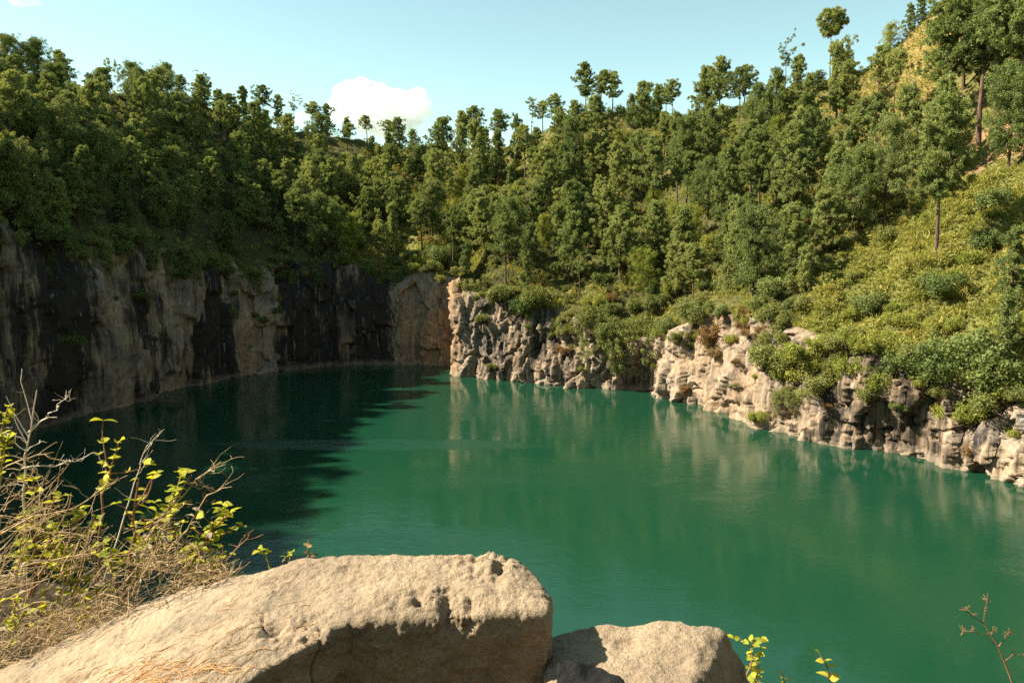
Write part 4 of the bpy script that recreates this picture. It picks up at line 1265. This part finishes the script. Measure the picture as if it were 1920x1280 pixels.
# plants right of the small boulder
GR = 'plants poking up at the bottom right'
plant('leafy_plant', [[(1398, 1340, 2.5), (1402, 1270, 2.5), (1408, 1225, 2.5), (1412, 1196, 2.5)], [(1398, 1340, 2.5), (1418, 1270, 2.5), (1424, 1210, 2.5)]], 'yellow-green plant hugging the right side of the small boulder', 'plant', 'redstem', 41, 6, 0.026, 2, 0.35, GR, rad=0.0035)
plant('leafy_plant', [[(1468, 1330, 2.5), (1470, 1290, 2.5), (1469, 1262, 2.5)]], 'low sprig whose tip just enters at the bottom edge', 'plant', 'redstem', 42, 3, 0.024, 0, 0.6, GR, rad=0.003)
plant('leafy_plant', [[(1570, 1340, 2.5), (1560, 1285, 2.5), (1550, 1250, 2.5), (1543, 1230, 2.5)]], 'lone yellow sprig with drooping leaves against the water', 'plant', 'redstem', 43, 4, 0.032, 0, 0.5, GR, rad=0.0035)


def umbel(tb, p, rn_, L=0.02, n=9):
    for i in range(n):
        dv = rn_.normal(size=3) + np.array([0, 0, 0.8]); dv /= np.linalg.norm(dv)
        tb.add([p, p + dv * L * rn_.uniform(0.6, 1.2)], [0.0009, 0.0007], 3)


tb = Tubes(); rn = np.random.default_rng(44)
Yw = 2.4
main = [(1915, 1340), (1893, 1265), (1872, 1212), (1845, 1168)]
P = np.array([at_y(x, y, Yw) for x, y in main]); base = P[0].copy()
tb.add(P - base, np.linspace(0.0032, 0.0018, 4), 5)
for br_pts in ([(1845, 1168), (1826, 1156), (1808, 1143)], [(1845, 1168), (1846, 1145), (1851, 1124)], [(1872, 1212), (1885, 1195), (1890, 1188)], [(1872, 1212), (1845, 1190), (1825, 1182), (1806, 1184)], [(1885, 1238), (1900, 1226), (1925, 1228)], [(1858, 1190), (1862, 1184)]):
    Q = np.array([at_y(x, y, Yw + 0.02) for x, y in br_pts]); tb.add(Q - base, np.linspace(0.0017, 0.0011, len(Q)), 4)
    umbel(tb, Q[-1] - base, rn)
    if len(Q) > 2: umbel(tb, Q[-2] - base + np.array([0, 0, 0.006]), rn, 0.012, 5)
root = empty('dry_weed', tuple(base)); link('stem', tb.mesh('stem', M['redstem']), root)
tag(root, 'dry brown umbel weed stalk against the water at the lower right', 'plant')


def bare_branch(seed, paths, mat, label, rad=0.005, side=7, group=None):
    rn_ = np.random.default_rng(seed); tb = Tubes(); base = None
    for k, st in enumerate(paths):
        pts = np.array([at_y(px, py, y) for px, py, y in st])
        if base is None: base = pts[0].copy()
        tt = np.linspace(0, 1, len(pts)); f = np.linspace(0, 1, 10)
        P = np.stack([np.interp(f, tt, pts[:, i]) for i in range(3)], 1) + rn_.normal(size=(10, 3)) * 0.004
        r0 = rad if k == 0 else rad * 0.6
        tb.add(P - base, np.linspace(r0, r0 * 0.3, 10), 5)
        L = np.linalg.norm(P[-1] - P[0])
        for j in range(side):
            g = rn_.uniform(0.35, 1.0); b0 = np.array([np.interp(g, f, P[:, i]) for i in range(3)])
            dv = rn_.normal(size=3) * np.array([0.9, 0.6, 0.4]) + (P[-1] - P[0]) / L * 0.8 + np.array([0, 0, 0.2]); dv /= np.linalg.norm(dv)
            Q = wander(b0, b0 + dv * L * rn_.uniform(0.08, 0.28), 5, 0.005, rn_)
            tb.add(Q - base, np.linspace(r0 * 0.35, r0 * 0.18, 5), 4)
            if rn_.uniform() < 0.6:
                Q2 = wander(Q[2], Q[2] + rn_.normal(size=3) * 0.03 + dv * 0.02, 4, 0.003, rn_); tb.add(Q2 - base, np.linspace(r0 * 0.22, r0 * 0.14, 4), 3)
    root = empty('bare_shrub', tuple(base)); link('branches', tb.mesh('branches', M[mat]), root)
    tag(root, label, 'bare shrub', group)


GB = 'leafless branches left of the boulder'
bare_branch(51, [[(48, 1080, 3.0), (46, 960, 3.0), (45, 870, 3.0), (55, 810, 3.0), (70, 735, 3.0)], [(55, 810, 3.0), (90, 780, 3.0), (126, 740, 3.0)], [(45, 880, 3.0), (120, 872, 3.0), (183, 845, 3.0)], [(50, 830, 3.0), (20, 812, 3.0), (-20, 815, 3.0)]], 'whitewig' if False else 'whitetwig', 'bleached branching twig standing tallest at the left edge', 0.0055, 8, GB)
bare_branch(52, [[(195, 1090, 3.3), (235, 960, 3.3), (262, 880, 3.3), (275, 835, 3.3)]], 'whitetwig', 'straight pale leafless stem right of the tall red-stemmed plant', 0.004, 7, GB)
bare_branch(53, [[(240, 1060, 3.1), (310, 960, 3.1), (370, 900, 3.1), (412, 865, 3.1)], [(310, 960, 3.1), (350, 905, 3.1), (390, 912, 3.1)]], 'twig', 'arching pale twig reaching far right over the dark water', 0.0045, 7, GB)
bare_branch(54, [[(280, 1080, 3.0), (350, 990, 3.0), (390, 930, 3.0), (432, 912, 3.0)]], 'twig', 'fine pale twig with a hooked tip below the arching one', 0.004, 8, GB)
bare_branch(55, [[(-20, 1010, 2.9), (60, 970, 2.9), (140, 955, 2.9), (215, 905, 2.9)]], 'twig', 'twig running across the thicket from the left edge', 0.0045, 8, GB)
bare_branch(56, [[(360, 1120, 2.8), (400, 1060, 2.8), (440, 1035, 2.8), (470, 1000, 2.8)]], 'redstem', 'reddish bare twig at the right end of the thicket', 0.004, 5, GB)
bare_branch(57, [[(-30, 900, 3.1), (40, 860, 3.1), (80, 850, 3.1), (130, 870, 3.1)]], 'twig', 'tangled twig spray under the bleached branch', 0.004, 9, GB)

# ground beneath the thicket, leaf litter, and the tangle of dry twigs
tb = Tubes(); rn = np.random.default_rng(77)
for i in range(1900):
    px = rn.uniform(-60, 430) if i % 5 else rn.uniform(-60, 200); topy = 905 + max(0, px) * 0.35 + 60 * vnoise(np.array([px / 60.0]), 0, 0, 4)[0]
    boty = 1255 - max(0, px) * 0.40
    if topy > boty: topy = boty - 30
    py = topy + (boty - topy) * rn.uniform(0, 1) ** 0.75
    Yd = rn.uniform(2.5, 3.5)
    c0 = at_y(px, py, Yd)
    if c0[2] < 23.1 or vnoise(np.array([px / 45.0]), py / 45.0, 0, 6)[0] < -0.28: continue
    az = rn.normal(0.5, 0.9); el = rn.normal(0.35, 0.45)
    dv = np.array([math.cos(az) * math.cos(el), math.sin(az) * 0.6 * math.cos(el), math.sin(el)])
    L = rn.uniform(0.06, 0.34)
    if px > 300: L *= 0.6
    tb.add(wander(c0 - dv * L / 2, c0 + dv * L / 2, 6, 0.008, rn), np.linspace(1, 0.5, 6) * rn.uniform(0.0006, 0.0023), 4)
o = link('undergrowth', tb.mesh('undergrowth', M['twig']))
tag(o, 'tangle of dry straw-coloured twigs heaped left of the large boulder', 'undergrowth', kind='stuff')
LV = []; LF = []; n0 = 0
for i in range(260):
    px = rn.uniform(-60, 400); boty = 1262 - max(0, px) * 0.42
    py = rn.uniform(boty - 190, boty - 60); Y_ = rn.uniform(2.4, 3.3)
    c0 = at_y(px, py, Y_)
    if c0[2] > 24.05 or c0[2] < 23.0: continue
    g = bvh_big.ray_cast(Vector((c0[0] - BL[0], c0[1] - BL[1], 3)), Vector((0, 0, -1)))
    if g[0] is not None: continue
    V, F = leaf_geo(c0, rn.normal(size=3), rn.uniform(0.02, 0.05), rn.uniform(0.006, 0.014), rn, 0.5)
    LV += V; LF += [tuple(k_ + n0 for k_ in q) for q in F]; n0 += len(V)
o = link('leaf_litter', np_mesh('leaf_litter', np.array(LV), np.array(LF), M['litter'], True))
tag(o, 'curled brown dead leaves lying under the twig tangle', 'leaf litter', kind='stuff')

# ------------------------------------------------------------------ clouds
def cloud(name, lobes, Yc, label, dens):
    bm = bmesh.new()
    c0 = at_y(lobes[0][0], lobes[0][1], Yc); c0 = np.array(c0)
    for px, py, r in lobes:
        p = np.array(at_y(px, py, Yc)) - c0; rr2 = r * Yc / FPX
        p[1] += random.uniform(-0.5, 0.5) * rr2
        bmesh.ops.create_icosphere(bm, subdivisions=3, radius=rr2, matrix=Matrix.Translation(tuple(p)))
    me = bpy.data.meshes.new(name); bm.to_mesh(me); bm.free()
    o = bpy.data.objects.new(name, me); COL.objects.link(o)
    md = o.modifiers.new('r', 'REMESH'); md.mode = 'VOXEL'; md.voxel_size = 4.0 * Yc / FPX
    dg = bpy.context.evaluated_depsgraph_get(); ev = bpy.data.meshes.new_from_object(o.evaluated_get(dg)); bpy.data.objects.remove(o)
    n = len(ev.vertices); co = np.empty(n * 3, np.float32); ev.vertices.foreach_get('co', co); co = co.reshape(-1, 3).astype(float)
    no = np.empty(n * 3, np.float32); ev.vertex_normals.foreach_get('vector', no); no = no.reshape(-1, 3)
    sc = Yc / FPX
    co += no * (9 * sc * fbm(co[:, 0] / (22 * sc), co[:, 1] / (22 * sc), co[:, 2] / (22 * sc), 4, 3))[:, None]
    ev.vertices.foreach_set('co', co.astype(np.float32).ravel()); ev.update()
    m, nt, out = new_mat('cloud_vapour')
    v = N(nt, 'ShaderNodeVolumePrincipled'); v.inputs['Color'].default_value = (1, 1, 1, 1); v.inputs['Anisotropy'].default_value = 0.0
    nz = noise(nt, obj_co(nt), 1 / (26 * sc), 5, 0.6)
    nt.links.new(math_n(nt, 'MULTIPLY', ramp(nt, nz, [(0.36, (0, 0, 0)), (0.6, (1, 1, 1))]), dens), v.inputs['Density'])
    nt.links.new(v.outputs[0], out.inputs['Volume'])
    ev.materials.clear(); ev.materials.append(m)
    o = link(name, ev, None, tuple(c0))
    tag(o, label, 'cloud')
    return o


cloud('cloud', [(700, 200, 42), (660, 195, 38), (690, 175, 24), (640, 205, 28), (735, 205, 40), (775, 205, 34), (785, 185, 18), (800, 195, 12), (720, 225, 36), (755, 235, 30), (690, 225, 30), (805, 215, 10)], 1600, 'big white cumulus cloud above the middle of the far ridge', 0.05)
cloud('cloud', [(906, 266, 20), (918, 258, 12), (890, 272, 16), (868, 278, 12), (925, 272, 12)], 1600, 'small white cloud peeping over the saddle', 0.045)
cloud('cloud', [(565, 222, 14), (585, 215, 10), (545, 222, 9), (600, 225, 12)], 1600, 'faint small cloud behind the trees left of the big cloud', 0.03)
cloud('cloud', [(35, 2, 12), (55, 6, 10), (70, 8, 7), (20, -4, 12)], 1600, 'wisp of cloud at the top left corner', 0.02)

# ------------------------------------------------------------------ light, sky, camera
SUN_EL = R(40); sh = np.array([-1.0, 0.05]); sh /= np.linalg.norm(sh)
sdir = Vector((sh[0] * math.cos(SUN_EL), sh[1] * math.cos(SUN_EL), math.sin(SUN_EL)))
sl = bpy.data.lights.new('sun', 'SUN'); sl.energy = 5.0; sl.angle = R(0.9); sl.color = (1.0, 0.93, 0.78)
so = bpy.data.objects.new('sun', sl); COL.objects.link(so); so.rotation_euler = sdir.to_track_quat('Z', 'Y').to_euler(); so.location = (-60, 40, 120)
w = bpy.data.worlds.new('World'); scene.world = w; w.use_nodes = True
nt = w.node_tree; nt.nodes.clear()
out = nt.nodes.new('ShaderNodeOutputWorld'); bg = nt.nodes.new('ShaderNodeBackground')
sky = nt.nodes.new('ShaderNodeTexSky'); sky.sky_type = 'NISHITA'; sky.sun_disc = False
sky.sun_elevation = SUN_EL; sky.sun_rotation = math.atan2(sh[0], sh[1])
sky.altitude = 1500; sky.air_density = 1.0; sky.dust_density = 0.6; sky.ozone_density = 1.0
nt.links.new(mixc(nt, 1.0, sky.outputs[0], (1.36, 1.39, 0.94), 'MULTIPLY'), bg.inputs['Color'])
bg.inputs['Strength'].default_value = 0.075
nt.links.new(bg.outputs[0], out.inputs['Surface'])

cam = bpy.data.cameras.new('camera'); cam.lens = 28; cam.sensor_width = 36; cam.clip_end = 8000; cam.clip_start = 0.05
cam.dof.use_dof = True; cam.dof.focus_distance = 40; cam.dof.aperture_fstop = 11
co_ = bpy.data.objects.new('camera', cam); COL.objects.link(co_); co_.location = tuple(CAM); co_.rotation_euler = (R(90) - PITCH, 0, 0)
scene.camera = co_
scene.view_settings.view_transform = 'Standard'; scene.view_settings.look = 'None'; scene.view_settings.exposure = 1.55; scene.view_settings.gamma = 1
scene.cycles.use_denoising = False
scene.cycles.max_bounces = 6; scene.cycles.diffuse_bounces = 1; scene.cycles.glossy_bounces = 2; scene.cycles.transmission_bounces = 3; scene.cycles.volume_bounces = 6
scene.render.film_transparent = False
